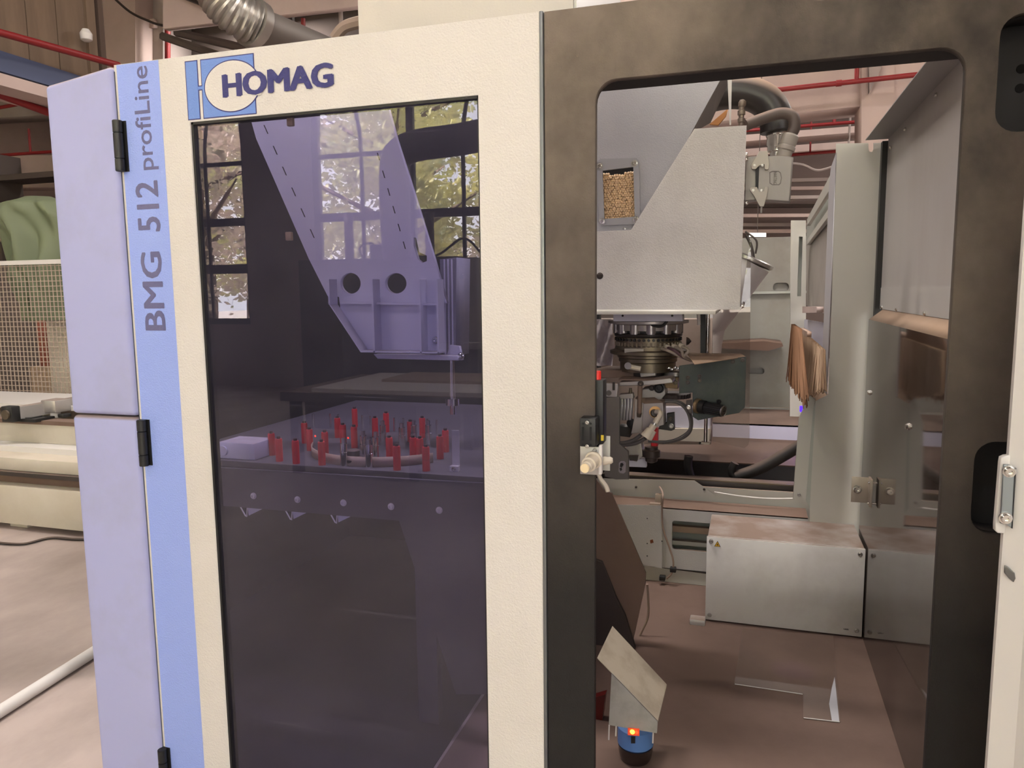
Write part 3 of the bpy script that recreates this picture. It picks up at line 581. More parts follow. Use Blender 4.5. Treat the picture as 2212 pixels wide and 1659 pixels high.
for k, nm in ((k1, 'handle_recess'), (k2, 'handle_recess')):
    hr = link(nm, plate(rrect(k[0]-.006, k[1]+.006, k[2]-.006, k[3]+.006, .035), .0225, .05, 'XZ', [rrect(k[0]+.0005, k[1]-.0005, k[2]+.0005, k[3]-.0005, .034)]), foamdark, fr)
    link('recess_back', plate(rrect(k[0]-.004, k[1]+.004, k[2]-.004, k[3]+.004, .035), .0725, .006, 'XZ'), mat('black_sheet', (.02, .02, .02), .5, dust=.5), hr)
    if k is k2:
        for f_ in (.45, .62): link('recess_hole', cyl((k[0]+.055, .0724, k[2]+(k[3]-k[2])*f_), (k[0]+.055, .0715, k[2]+(k[3]-k[2])*f_), .008, seg=16), mat('hole_black', (.002, .002, .002), .9), hr)
bm_thing('soffit_panel', pz([(1240, -40), (1420, -40), (1420, 40), (1240, 40)], 5, th=.1), pinkc, 'mauve ceiling part above the black frame corner', 'beam')
# ---------------- white door edge at the right with the strike plate
wd = thing('white_door', V(.5, -.2, .0), 'white door edge with a steel strike plate at the right edge', 'door')
YW = -.22
wa = P(2157, 1300, Y=YW).x; wb = P(2216, 1300, Y=YW-.02).x
def prismz(pts, z0, z1):
    n = len(pts); vs = [V(x, y, z0) for x, y in pts]+[V(x, y, z1) for x, y in pts]
    return mesh(vs, [tuple(range(n))[::-1], tuple(range(n, 2*n))]+[(i, (i+1) % n, (i+1) % n+n, i+n) for i in range(n)])
link('door_leaf', prismz([(wa, YW), (wb, YW-.02), (wb+.012, YW-.035), (wb+.5, YW-.05), (wb+.5, YW+.03), (wa, YW+.012)], .02, 2.3), whitem, wd)
tabp = [(2183, 984), (2172, 985), (2163, 989), (2161, 1000), (2150, 1135), (2150, 1147), (2156, 1152), (2172, 1153)]
link('strike_tab', pz(tabp, YW-.002, th=.014, bev=.002), whitem, wd)
sp = link('strike_plate', pz([(2169, 1004), (2181, 1004), (2193, 1010), (2192, 1020), (2186, 1141), (2173, 1133), (2161, 1131)], YW-.012, th=.006, bev=.001), mat('zinc_plate', (.28, .31, .32), .35, .8), wd)
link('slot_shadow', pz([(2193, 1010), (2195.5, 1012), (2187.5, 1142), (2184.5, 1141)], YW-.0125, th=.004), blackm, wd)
for x, y in ((2180, 1018), (2172, 1119)): screw(P(x, y, Y=YW-.013), .0075, sp)
link('door_hole', pz([(2171, 1222), (2176, 1224), (2192, 1238), (2194, 1250), (2190, 1258), (2180, 1250), (2170, 1238)], YW-.0125, th=.004, bev=.001), mat('hole_metal', (.16, .16, .15), .3, .7), wd)
# ================================================================== MACHINE INTERIOR (world coordinates)
YOFF = 0.
XW = .47; XU = .52; IY0 = -.19
# ---- right side wall: dark glossy panel, dusty ledge, upper sheet with flange
sw = thing('side_enclosure', V(.5, .7, 0), 'right-hand inner side wall: grey upper sheet, dusty ledge and dark glossy lower panel', 'enclosure')
link('dark_panel', box(XW, XW+.012, IY0, 1.60, .0, 1.272), darkpane, sw, label='dark glossy panel mirroring the white cabinet')
ledge = plate([(XW, 1.272), (XU, 1.3125), (XU, 1.309), (XW+.004, 1.268)], IY0, 1.78, 'XZ'); link('dusty_ledge', ledge, mat('brown_dusty_ledge', (.30, .205, .14), .9, dirt=(.28, .18, .12), damt=.5, dscale=12, stretch=(1, 1, 1)), sw)
up = link('upper_sheet', box(XU, XU+.003, IY0, 1.655, 1.313, 1.998), mat('satin_sheet', (.44, .415, .40), .33, dirt=(.36, .32, .30), damt=.45, dscale=2.2, bump=.1, bscale=4, stretch=(1, 2, .7)), sw)
link('sheet_overlap', box(XU-.002, XU, IY0, 1.655, 1.313, 1.40), mat('satin_sheet_low', (.47, .45, .43), .4), sw)
link('top_flange', box(XU-.085, XU+.003, IY0, 1.655, 1.996, 1.999), mat('flange_grey', (.34, .33, .33), .45), sw)
for (x, y) in ((1905, 664), (1937, 668), (1998, 677), (1924, 319), (1956, 279), (2023, 205)): screw(P(x, y, X=XU-.003), .006, up, ax=(-1, 0, 0))
for (x, y) in ((1962, 921), (1878, 848)): screw(P(x, y, X=XW-.001), .009, sw, ax=(-1, 0, 0))
# bracket on the dark panel
br = thing('angle_bracket', P(1860, 1060, X=XW), 'beige angle bracket with a round bolt on the dark glossy panel', 'bracket')
q = P(1890, 1066, X=XW); by = q.y; bz0 = P(1884, 1096, X=XW-.01).z; bz1 = P(1884, 1036, X=XW-.01).z
bxl = P(1839, 1060, Y=by+.04).x
beige = mat('beige_metal', (.50, .44, .36), .45, .3, dust=.9)
link('face_plate', box(bxl, XW-.012, by+.04, by+.045, bz0, bz1, .001), beige, br)
link('edge_plate', box(XW-.018, XW-.010, by-.012, by+.045, bz0-.004, bz1+.004, .001), beige, br)
screw(P(1852, 1057, Y=by+.038), .0125, br, name='bolt')
for z in (bz0+.008, bz1-.012): screw(V(XW-.019, by+.01, z), .005, br, ax=(-1, 0, 0)); link('spacer_pin', cyl((XW-.012, by+.01, z), (XW, by+.01, z), .004, seg=10), chrome, br)
# ---- electrical cabinet
cb = thing('electrical_cabinet', V(.16, 1.55, 0), 'white steel electrical cabinet on the machine floor, brown dust on its top', 'cabinet')
CY = 1.368; cx0 = -.145; cx1 = XW-.004; cz0 = .006; cz1 = .372
link('cabinet_body', box(cx0+.004, cx1-.002, CY+.016, 1.70, cz0, cz1, .004), paint, cb)
ld = link('cabinet_cover', box(cx0, cx1, CY, CY+.012, cz0, cz1, .003), mat('cabinet_white', (.76, .74, .72), .42, dirt=(.52, .48, .45), damt=.55, dscale=4, dust=.9), cb)
for x, z in ((cx0+.018, cz1-.02), (cx1-.02, cz1-.022), (cx0+.018, cz0+.022), (cx1-.02, cz0+.026)): screw((x, CY-.001, z), .0075, ld, steel)
tri = link('warning_sign', plate([(cx0+.031, cz1-.041), (cx0+.057, cz1-.041), (cx0+.044, cz1-.016)], CY-.001, .001), mat('sign_black', (.02, .015, .01), .5), ld)
link('sign_fill', plate([(cx0+.0335, cz1-.0395), (cx0+.0545, cz1-.0395), (cx0+.044, cz1-.0195)], CY-.0015, .001), mat('sign_yellow', (.75, .42, .02), .5), tri)
link('flash_mark', plate([(cx0+.0455, cz1-.025), (cx0+.0405, cz1-.0325), (cx0+.0435, cz1-.0325), (cx0+.0425, cz1-.038), (cx0+.0475, cz1-.0305), (cx0+.0445, cz1-.0305)], CY-.002, .001), mat('sign_black', (0, 0, 0)), tri)
text('+A06', .02, .006, front(cx1-.07, CY-.001, cz0+.024), blackm, ld, 'lettering')
# ---- pale post
po = thing('sheet_metal_post', V(.39, 1.7, 0), 'tall pale grey-green sheet-metal post between the brush opening and the side wall', 'post')
PY = 1.70
link('post_front', pz([(1806, 310), (1876, 309), (1876, 322), (1878.5, 328), (1884, 328), (1886.5, 322), (1886.5, 309), (1907, 308), (1890, 760), (1870, 1160), (1748, 1160), (1750, 1085), (1762, 866), (1789, 853), (1797, 640)], PY, th=.003), paintp, po)
rx = P(1806, 330, Y=PY)
link('post_return', obar(V(.0, 0, 0), V(0, 0, .1), .1, .1) if 0 else plate([(PY, P(1789, 853, Y=PY).z), (PY+.26, P(1789, 853, Y=PY).z+.0), (PY+.26, rx.z-.10), (PY+.20, rx.z-.03), (PY, rx.z)], rx.x, .003, 'YZ'), mat('post_return_paint', (.46, .45, .47), .45), po)
link('post_foot', pz([(1748, 853), (1762, 862), (1741, 1082), (1713, 1078), (1726, 905)], PY+.02, th=.02), paintp, po)
link('foot_flange', pz([(1757, 885), (1762, 862), (1750, 1100), (1741, 1082)], PY+.01, th=.01), paintg, po)
bvp = [P(1747, 848, Y=PY), P(1762, 866, Y=PY), P(1789, 852, Y=PY), P(1789, 852, Y=PY)+V(-.0, .22, .0), P(1747, 848, Y=PY)+V(0, .22, .01)]
link('dusty_lip', mesh(bvp, [(0, 1, 2, 3, 4)]), mat('brown_dusty_ledge', (0, 0, 0)), po)
screw(P(1726, 1069, Y=PY+.018), .006, po, steel)
link('dark_gap_filler', box(.50, .56, 1.66, 1.75, 0, 1.99), blackm, po)  # black box put in so the gap beside the post reads dark
# ---- rear frame beyond the post
rf = thing('rear_side_frame', V(.3, 3, 0), 'pale slotted rear frame post with rails running back behind the brush', 'frame')
YR = 3.3
link('slotted_post', pz([(1709, 476), (1741, 476), (1741, 900), (1706, 900)], YR, th=.05, holes=[[(1726, 511), (1734, 511), (1731, 640), (1722, 640)]]), paintp, rf)
link('slot_backing', pz([(1720, 505), (1740, 505), (1736, 645), (1716, 645)], YR+.052, th=.004), paintg, rf)
xr = .33
def yzbar(pxs, X, th, m, nm, par, **k): return link(nm, plate([(max(P(x, y, X=X).y, 1.98), P(x, y, X=X).z) for x, y in pxs], X, th, 'YZ'), m, par)
yzbar([(1812, 352), (1743, 474), (1743, 488), (1812, 385)], .335, .02, paintp, 'upper_rail', rf)
yzbar([(1812, 428), (1742, 520), (1742, 530), (1812, 447)], .335, .02, paintp, 'middle_rail', rf)
yzbar([(1742, 530), (1812, 447), (1812, 690), (1742, 660)], .36, .006, mat('window_sheet', (.36, .33, .30), .4, dirt=(.2, .17, .15), damt=.6), 'side_sheet', rf)
yzbar([(1812, 385), (1742, 490), (1742, 522), (1812, 430)], .38, .006, paintg, 'rail_backing', rf)
yzbar([(1733, 662), (1800, 672), (1800, 688), (1733, 676)], .30, .03, pinkc, 'dusty_rail', rf)
yzbar([(1728, 688), (1800, 706), (1800, 860), (1728, 800)], .335, .006, paintl, 'lower_sheet', rf)
# ---- brush curtain
def bristles(X, pts_top, pts_bot, n, jit, seed):
    r = random.Random(seed); vs = []; fs = []
    for i in range(n):
        u = (i+r.random()*.8)/n; k = min(int(u*(len(pts_top)-1)), len(pts_top)-2); f = u*(len(pts_top)-1)-k
        a = Vector(pts_top[k])*(1-f)+Vector(pts_top[k+1])*f; b = Vector(pts_bot[k])*(1-f)+Vector(pts_bot[k+1])*f
        A = P(a.x, a.y, X=X); B = P(b.x, b.y, X=X); B.z += r.gauss(0, jit); B.x += r.gauss(0, .006); A.x += r.uniform(-.006, .006); w_ = .0035
        o = len(vs); vs += [A+V(0, -w_, 0), A+V(w_, w_, 0), A+V(-w_, w_, 0), B+V(0, -w_*.6, 0), B+V(w_*.6, w_*.6, 0), B+V(-w_*.6, w_*.6, 0)]
        fs += [(o, o+1, o+4, o+3), (o+1, o+2, o+5, o+4), (o+2, o, o+3, o+5)]
    return mesh(vs, fs)
bc = thing('brush_curtain', P(1740, 760, X=.27), 'light brown bristle brush curtain hanging in the side opening', 'brush')
o = link('bristles', bristles(.27, [(1728, 712), (1752, 732), (1779, 756)], [(1723, 806), (1746, 852), (1778, 842)], 520, .006, 1), bristle, bc); o['kind'] = 'stuff'
o = link('bristles', bristles(.21, [(1713, 700), (1730, 712)], [(1703, 818), (1742, 868)], 260, .014, 5), mat('dark_bristle', (.24, .12, .06), .85), bc); o['kind'] = 'stuff'
yzbar([(1728, 708), (1780, 744), (1780, 760), (1728, 722)], .262, .02, mat('brush_holder', (.42, .29, .22), .7), 'brush_holder', bc)
# ---- machine bed running along X behind the cabinet
bd = thing('main_beam', V(-.2, 1.85, 0), 'grey-green machine cross beam with a brown dusty top behind the cabinet', 'beam')
BZ = .366
hole = rrect(P(1452, 1130, Y=1.75).x, P(1560, 1130, Y=1.75).x, P(1460, 1187, Y=1.75).z, P(1460, 1125, Y=1.75).z, .014)
link('beam_face', plate([(-.70, P(1390, 1222, Y=1.75).z), (.28, P(1390, 1222, Y=1.75).z), (.28, BZ), (-.70, BZ)], 1.75, .02, 'XZ', [hole]), paint, bd)
link('beam_top', box(-.70, .28, 1.752, 1.93, BZ-.004, BZ), dusty, bd)
link('beam_core', box(-.70, .28, 1.86, 1.93, .03, BZ-.005), paintg, bd)
link('inner_bar', box(-.70, .28, 1.80, 1.83, .24, .27), wood, bd)
link('inner_bar', box(-.70, .28, 1.79, 1.82, .18, .20), paintp, bd)
link('inner_bar', box(-.70, .28, 1.79, 1.82, .08, .13), dkmetal, bd)
link('left_cover', pz([(1322, 1090), (1427, 1092), (1430, 1098), (1430, 1228), (1383, 1218), (1330, 1120)], 1.735, th=.004), paint, bd)
link('lower_sheet', pz([(1392, 1222), (1527, 1240), (1527, 1298), (1392, 1272)], 1.76, th=.006), paintp, bd)
for x, y in ((1398, 1120), (1398, 1174), (1398, 1201), (1335, 1115), (1430, 1169)): link('drill_hole', cyl(P(x, y, Y=1.734), P(x, y, Y=1.7355), .0032, seg=10), blackm, bd)
link('rust_spot', pz([(1404, 1167), (1410, 1165), (1412, 1172), (1405, 1174)], 1.7342, th=.0008), mat('rust', (.2, .06, .02), .9), bd)
link('back_plate', pz([(1270, 1033), (1500, 1038), (1548, 1072), (1270, 1050)], 1.90, th=.006), paintp, bd)
for x, y in ((1374, 1052), (1521, 1057)): screw(P(x, y, Y=1.898), .005, bd, dkmetal)
link('round_shaft', tube([P(1380, 1292, Y=1.72), P(1540, 1322, Y=1.72)], .026, 18, 0), mat('dark_shaft', (.05, .04, .035), .3, .5), bd)
link('shaft_block', box(*(lambda p: (p.x-.03, p.x+.03, 1.68, 1.76, p.z-.03, p.z+.035))(P(1412, 1283, Y=1.72)), .004), dpaint, bd)
# cable, clip and grommet on the beam
bm_thing('signal_cable', tube([P(1425, 1052, Y=1.86)]+[P(x, y, Y=1.725) for x, y in ((1432, 1068), (1430, 1100), (1432, 1140), (1445, 1180), (1454, 1210), (1452, 1236))]+[P(1440, 1250, Y=1.73)], .0045, 8), mat('dusty_cable', (.33, .24, .19), .7), 'thin dusty cable looping down over the face of the cross beam', 'cable')
t = thing('cable_clamp', P(1425, 1060, Y=1.85), 'beige cable clamp block standing on the dusty beam top', 'clamp')
q = P(1424, 1056, Y=1.85)
link('clamp_block', box(q.x-.018, q.x+.012, 1.83, 1.86, BZ, BZ+.045, .003), beige, t); link('clamp_base', box(q.x-.04, q.x+.012, 1.80, 1.83, BZ, BZ+.006), beige, t)
t = thing('cable_connector', P(1450, 1235, Y=1.74), 'small black connector pair at the foot of the hanging cable', 'connector')
for x, y in ((1454, 1230), (1431, 1248)): q = P(x, y, Y=1.72); link('plug', box(q.x-.014, q.x+.014, 1.705, 1.735, q.z-.011, q.z+.011, .003), blackm, t)
bm_thing('clear_hose', tube([P(1543, 1063, Y=1.885), P(1600, 1072, Y=1.885), P(1660, 1077, Y=1.885), P(1716, 1077, Y=1.885)], .004, 8), whitem, 'thin pale hose drooping behind the cross beam', 'hose')
dustyd = mat('dark_dusty', (.115, .07, .05), .85, dirt=(.07, .042, .03), damt=.7)
# ---- rail, trough, stepped bed behind
tr = thing('guide_bed', V(-.2, 2.6, 0), 'brown dusty stepped guide bed of the machine behind the cross beam', 'bed')
link('bed_side', box(-.70, .33, 1.96, 1.98, .0, .43), paintp, tr)
link('guide_rail', box(-.70, .33, 1.99, 2.05, .40, P(1600, 1036, Y=2.02).z, .004), dkmetal, tr)
link('rail_lip', box(-.70, .33, 1.975, 1.985, P(1600, 1043, Y=1.98).z, P(1600, 1043, Y=1.98).z+.006), bronze, tr)
link('trough_floor', box(-1.2, .6, 2.05, 2.55, .0, .30), dustyd, tr)
z3 = .50
ya = P(1600, 1000, Z=z3).y; yb = P(1600, 946, Z=z3).y
link('low_shelf', box(-1.2, .6, ya, yb, z3-.006, z3), dustyd, tr)
z2 = P(1600, 916, Y=yb).z
link('step_face', box(-1.2, .6, yb, yb+.02, z3, z2), paintl, tr)
yc = P(1600, 882, Z=z2).y
link('top_shelf', box(-1.2, .6, yb, yc, z2-.006, z2), dustyd, tr)
link('shelf_edge', box(-1.2, .6, yc, yc+.02, z2, z2+.012), paintg, tr)
link('under_box', box(-1.2, .6, yb+.021, yc, .0, z2-.007), dpaint, tr)
for i, (pts, r, lb) in enumerate([([(1590, 1030), (1640, 1012), (1690, 985), (1740, 955)], .03, 'thick black hose rising right towards the post'), ([(1588, 1000), (1580, 1020), (1592, 1035)], .02, 'short bent black hose in the trough beside the thick one'), ([(1488, 985), (1486, 1005), (1492, 1030)], .022, 'short black hose at the left end of the trough')]):
    q = [P(x, y, Y=2.12) for x, y in pts]; bm_thing('hose', tube(q, r, 14), blackr, lb, 'hose')
t = thing('led_strip', P(1730, 940, Y=2.6), 'blue glowing lamp strip behind the foot of the pale post', 'lamp')
led = mat('blue_led', (.02, .01, .3), .4, emit=(.08, .02, 1), es=1.6)
for y in (885, 935, 975, 1015): q = P(1736, y, Y=2.5); link('led', box(q.x-.02, q.x+.02, 2.49, 2.51, q.z-.012, q.z+.02, .003), led, t)
ll = bpy.data.lights.new('blue_led_light', 'POINT'); ll.energy = .5; ll.color = (.1, .03, 1); ll.shadow_soft_size = .02
lo_ = bpy.data.objects.new('blue_led_light', ll); col.objects.link(lo_); lo_.location = P(1722, 940, Y=2.42)
# ---- far grey panels seen right of the spindle
t = thing('slotted_bulkhead', V(-.1, 4.6, 0), 'grey-green rear bulkhead with slotted holes behind the spindle', 'bulkhead')
tbk = t
YB = 4.6
sl = lambda x0, x1, y0, y1: (lambda a, b: rrect(a.x, b.x, b.z, a.z, min(.045, abs(a.z-b.z)*.45)))(P(x0, y0, Y=YB), P(x1, y1, Y=YB))
link('panel_sheet', plate([(P(1380, 512, Y=YB).x, 0), (P(1745, 512, Y=YB).x, 0), (P(1745, 512, Y=YB).x, P(1680, 512, Y=YB).z), (P(1380, 512, Y=YB).x, P(1680, 512, Y=YB).z)], YB, .03, 'XZ', [sl(1670, 1704, 611, 629), sl(1615, 1651, 795, 808)]), mat('bulkhead_paint', (.26, .26, .23), .5, dirt=(.16, .13, .11), damt=.7, dscale=1.4), t)
link('slot_backing', box(P(1380, 512, Y=YB).x, P(1745, 512, Y=YB).x, YB+.031, YB+.04, .0, 1.7), mat('slot_grey', (.22, .21, .19), .6), t)
link('cross_rib', pz([(1380, 634), (1742, 628), (1742, 633), (1380, 640)], YB-.03, th=.03), paintg, t)
t = thing('strip_lamp', P(1636, 507, Y=4.9), 'bright strip lamp above the rear bulkhead', 'lamp')
link('lamp_tube', pz([(1618, 503), (1655, 503), (1655, 511), (1618, 511)], 4.9, th=.05), mat('tube_light', (.9, .9, .9), .4, emit=(1, .93, .85), es=1.3), t)
link('hanger', tube([P(1636, 504, Y=4.92), V(P(1636, 504, Y=4.92).x, P(1636, 504, Y=4.92).y, H)], .003, 6, 0), darkc, t)
t = thing('dust_funnel', P(1630, 600, Y=3.4), 'grey conical dust funnel with a clamped rim right of the spindle cover', 'funnel')
q = P(1618, 566, Y=3.2); s_ = pitch(1630, 600, 3.2)
link('funnel_body', lathe([(s_*30, -s_*170), (s_*38, -s_*100), (s_*46, -s_*30), (s_*49, 0)], q, (.55, 0, 1), 28), paint, t)
link('outlet_pipe', tube([q+V(-.06*3, 0, -.33), q+V(-.22, 0, -.5), V(q.x-.25, q.y, .62)], .07, 16, 4), paint, t)
link('clamp_rim', lathe([(s_*49, 0), (s_*54, s_*3), (s_*54, s_*9), (s_*49, s_*12)], q, (.45, 0, 1), 28), steel, t)
link('valve_tube', tube([P(1612, 508, Y=3.2), P(1622, 530, Y=3.2), P(1628, 560, Y=3.2)], .01, 8), dkmetal, t)
link('valve_tube', tube([P(1610, 500, Y=3.2), P(1634, 520, Y=3.2), P(1632, 548, Y=3.2)], .006, 8), dkmetal, t)
link('dusty_shelf', pz([(1550, 742), (1650, 737), (1690, 742), (1692, 748), (1660, 758), (1550, 752)], 4.2, th=.39), dusty, tbk)
# ---- things behind the spindle head
bk = thing('rear_housing', V(-.4, 2.2, 0), 'brown dusty grey housing behind the spindle head', 'housing')
link('housing_block', pz([(1270, 690), (1535, 690), (1535, 960), (1270, 960)], 2.1, th=.2), mat('dusty_housing', (.30, .24, .20), .7, dirt=(.2, .14, .11), damt=.8, dscale=2), bk)
link('guide_slot', pz([(1514, 690), (1524, 690), (1520, 960), (1510, 960)], 2.09, th=.01), blackm, bk)
link('white_ledge', pz([(1400, 925), (1535, 927), (1532, 955), (1400, 950)], 1.98, th=.1), bedm, bk)
link('lilac_sheet', pz([(1420, 880), (1535, 880), (1535, 926), (1420, 922)], 2.0, th=.05), paintl, bk)
link('plastic_sheet', (lambda: mesh([P(1285+ (j*8), 690+i*10, Y=1.7)+V(0, .03*math.sin(j*1.9+i*.8), 0) for i in range(11) for j in range(6)], [(i*6+j, i*6+j+1, i*6+j+7, i*6+j+6) for i in range(10) for j in range(5)], True))(), mat('milky_plastic', (.42, .38, .38), .3), bk)

# ================================================================== SPINDLE UNIT
SY = .75
cv = thing('spindle_cover', V(-.25, SY, 1.33), 'white textured sheet-metal cover with a slanted left edge over the spindle', 'cover')
link('front_sheet', pz([(1180, 669), (1598.5, 669), (1612.8, 270.8), (1500, 278), (1363, 497), (1180, 504)], SY, th=.004, bev=.001), paintw, cv)
xr_ = P(1605, 400, Y=SY).x-.004
link('side_sheet', box(xr_-.003, xr_, SY+.004, SY+.42, P(1600, 669, Y=SY).z, P(1612, 272, Y=SY).z), paintw, cv)
link('top_sheet', box(P(1500, 278, Y=SY).x, xr_, SY+.003, SY+.42, P(1612, 272, Y=SY).z-.003, P(1612, 272, Y=SY).z), paintw, cv)
link('base_plate', box(P(1200, 676, Y=SY).x, P(1546, 676, Y=SY).x, SY-.01, SY+.45, P(1400, 679, Y=SY).z, P(1400, 672, Y=SY).z, .001), mat('cream_base', (.6, .58, .52), .4), cv)
screw(P(1603, 661, Y=SY+.02), .007, cv, ax=(1, 0, 0)); screw(P(1285, 596, Y=SY-.002), .007, cv); screw(P(1296, 596, Y=SY-.002), .009, cv, dkmetal)
for y in (334, 344, 439): screw(P(1612, y, Y=SY+.05), .006, cv, ax=(1, 0, 0))
screw(P(1349.5, 495, Y=SY+.07), .006, cv, ax=(0, 0, 1))
gs = thing('gantry_sheet', V(-.4, .85, 1.5), 'blue-grey gantry side sheet with a small bead-filled window, behind the spindle cover', 'sheet')
GY = .85
bx = [(1301, 368), (1368, 360), (1371, 468), (1305, 473)]
whole = [(P(x, y, Y=GY).x, P(x, y, Y=GY).z) for x, y in bx]
link('side_sheet', plate([(P(x, y, Y=GY).x, P(x, y, Y=GY).z) for x, y in ((1120, 150), (1560, 150), (1556, 172), (1420, 420), (1395, 520), (1120, 520))], GY, .006, 'XZ', [whole]), mat('blue_grey_sheet', (.44, .44, .48), .35, bump=.4, bscale=240, dirt=(.36, .35, .37), damt=.4), gs)
fl = [P(1556, 168, Y=GY), P(1578, 168, Y=GY+.1), P(1535, 262, Y=GY+.1), P(1495, 285, Y=GY)]
link('folded_flange', mesh(fl+[v+V(0, .004, -.004) for v in fl], [(0, 1, 2, 3), (7, 6, 5, 4), (0, 4, 5, 1), (1, 5, 6, 2), (2, 6, 7, 3), (3, 7, 4, 0)]), mat('flange_dark', (.16, .145, .14), .5), gs)
link('edge_strip', pz([(1571, 160), (1581, 160), (1579, 270), (1576, 270)], GY+.04, th=.004), whitem, gs)
wf = link('sight_window_frame', pz([(1290, 349), (1297, 343), (1376, 341), (1380, 350), (1383, 478), (1378, 484), (1299, 487), (1294, 482)], GY-.012, th=.012, holes=[bx], bev=.001), mat('frame_grey', (.36, .36, .39), .4), gs)
for x, y in ((1295, 359), (1371, 353), (1301, 478), (1374, 474)):
    o = screw(P(x, y, Y=GY-.014), .0075, wf); link('washer', lathe([(.0125, 0), (.0125, .002)], P(x, y, Y=GY-.012), (0, -1, 0), 18), steel, o)
link('bead_box', box(whole[0][0]-.02, whole[1][0]+.02, GY+.07, GY+.075, whole[3][1]-.02, whole[0][1]+.02), blackm, gs)
def beads():
    bm = bmesh.new(); r = random.Random(4); rad = .0046
    x0 = min(p[0] for p in whole)-.002; x1 = max(p[0] for p in whole)+.002; z0 = min(p[1] for p in whole)-.004; z1 = max(p[1] for p in whole)-.012
    d = rad*1.85; row = 0; z = z0
    while z < z1:
        x = x0+(row % 2)*d/2
        while x < x1:
            for ly in (0, 1):
                zz = z1-.008+.006*math.sin(x*60)
                if z < zz:
                    M_ = Matrix.Translation((x+r.gauss(0, .0007), GY+.012+ly*.007+r.uniform(-.002, .002), z+r.gauss(0, .0007)+ly*.003))
                    bmesh.ops.create_icosphere(bm, subdivisions=2, radius=rad*r.uniform(.92, 1.05), matrix=M_)
            x += d
        z += d*.87; row += 1
    return bmm(bm, True)
bm_thing('filling_beads', beads(), mat('tan_beads', (.78, .56, .35), .45), 'tan round beads filling the small window in the gantry sheet', 'beads')['kind'] = 'stuff'
# electrical connector
HY = SY+.10; s_ = pitch(1660, 390, HY)
cn = thing('heavy_connector', P(1655, 385, Y=HY), 'grey die-cast electrical connector with two latches on the right of the spindle cover', 'connector')
die = mat('die_cast', (.40, .385, .36), .5, .5, bump=.4, bscale=60, dust=.5)
link('hood', pz([(1633, 337), (1690, 335), (1713, 339), (1706, 436), (1631, 431)], HY, th=.06, bev=.004), die, cn)
link('hood_side', pz([(1691, 336), (1714, 340), (1707, 437), (1692, 434)], HY+.008, th=.045, bev=.003), die, cn)
link('base_housing', pz([(1611, 339), (1634, 337), (1632, 432), (1608, 434)], HY+.005, th=.055, bev=.003), die, cn)
link('gap_strip', pz([(1632, 360), (1640, 360), (1638, 412), (1632, 412)], HY-.004, th=.01), blackm, cn)
for lv in ([(1641, 326), (1658, 326), (1662, 352), (1660, 366), (1652, 366), (1651, 355), (1640, 358), (1632, 366), (1624, 365), (1622, 357), (1628, 347)],
           [(1622, 404), (1635, 404), (1640, 414), (1650, 413), (1652, 403), (1659, 404), (1658, 418), (1650, 446), (1641, 446), (1630, 425), (1619, 410)]):
    lt = link('latch', pz(lv, HY-.012, th=.005, bev=.001), mat('latch_steel', (.42, .39, .35), .45, .6), cn)
for x, y in ((1630, 357), (1647, 357), (1627, 411), (1645, 411)): screw(P(x, y, Y=HY-.012), .0035, cn, steel, name='rivet')
link('latch_pin', tube([P(1645, 446, Y=HY-.008), P(1644, 460, Y=HY-.008)], .003, 8, 0), chrome, cn)
em_m = mat('emblem_grey', (.2, .19, .175), .5)
em = link('emblem', pz([(1662, 372), (1668, 369), (1682, 369), (1687, 373), (1689, 384), (1687, 396), (1683, 400), (1668, 400), (1662, 396)], HY-.0008, th=.001, holes=[[(1664, 373), (1669, 371), (1681, 371), (1685, 374), (1687, 384), (1685, 395), (1682, 398), (1669, 398), (1664, 395)]]), em_m, cn)
p0 = P(1671, 372, Y=HY); p1 = P(1678, 398, Y=HY)
text('HARTING', p0.z-p1.z, abs(p1.x-p0.x), Matrix(((0, 1, 0, p0.x), (0, 0, -1, HY-.0008), (-1, 0, 0, p0.z), (0, 0, 0, 1))), em_m, cn, 'lettering')
g0 = P(1690, 345, Y=HY+.03); g1 = P(1708, 292, Y=HY+.03); gd = (g1-g0)
link('cable_gland', lathe([(s_*17, 0), (s_*17, s_*20), (s_*20, s_*22), (s_*20, s_*30), (s_*18, s_*32), (s_*19, s_*36), (s_*19, s_*54), (s_*15, s_*58)], g0, gd, 14), mat('gland_grey', (.42, .39, .35), .5), cn)
link('connector_cable', tube([g1, P(1716, 275, Y=HY+.03), P(1712, 252, Y=HY+.03), P(1690, 245, Y=HY+.03), P(1660, 252, Y=HY+.02), P(1612, 270, Y=HY)], s_*13, 16), mat('brown_cable', (.13, .10, .085), .5, dust=.9), cn)
# fitting on top of cover
ft = thing('air_fitting', P(1602, 270, Y=SY+.06), 'small bronze angled air fitting standing on the top edge of the spindle cover', 'fitting')
q = P(1601, 271, Y=SY+.06); s2 = pitch(1600, 250, SY+.06)
link('fitting_body', lathe([(s2*6, 0), (s2*6, s2*6), (s2*8, s2*7), (s2*8, s2*15), (s2*6, s2*16), (s2*6, s2*22), (s2*8.5, s2*23), (s2*8.5, s2*32), (s2*6, s2*34), (s2*6, s2*42)], q, (0, 0, 1), 12), mat('brown_fitting', (.20, .16, .13), .4, .5), ft)
link('elbow', lathe([(s2*2, -s2*9), (s2*7, -s2*7), (s2*9, 0), (s2*7, s2*7), (s2*2, s2*9)], q+V(s2*1, 0, s2*47), (.3, 0, 1), 14), mat('brown_fitting', (0, 0, 0)), ft)
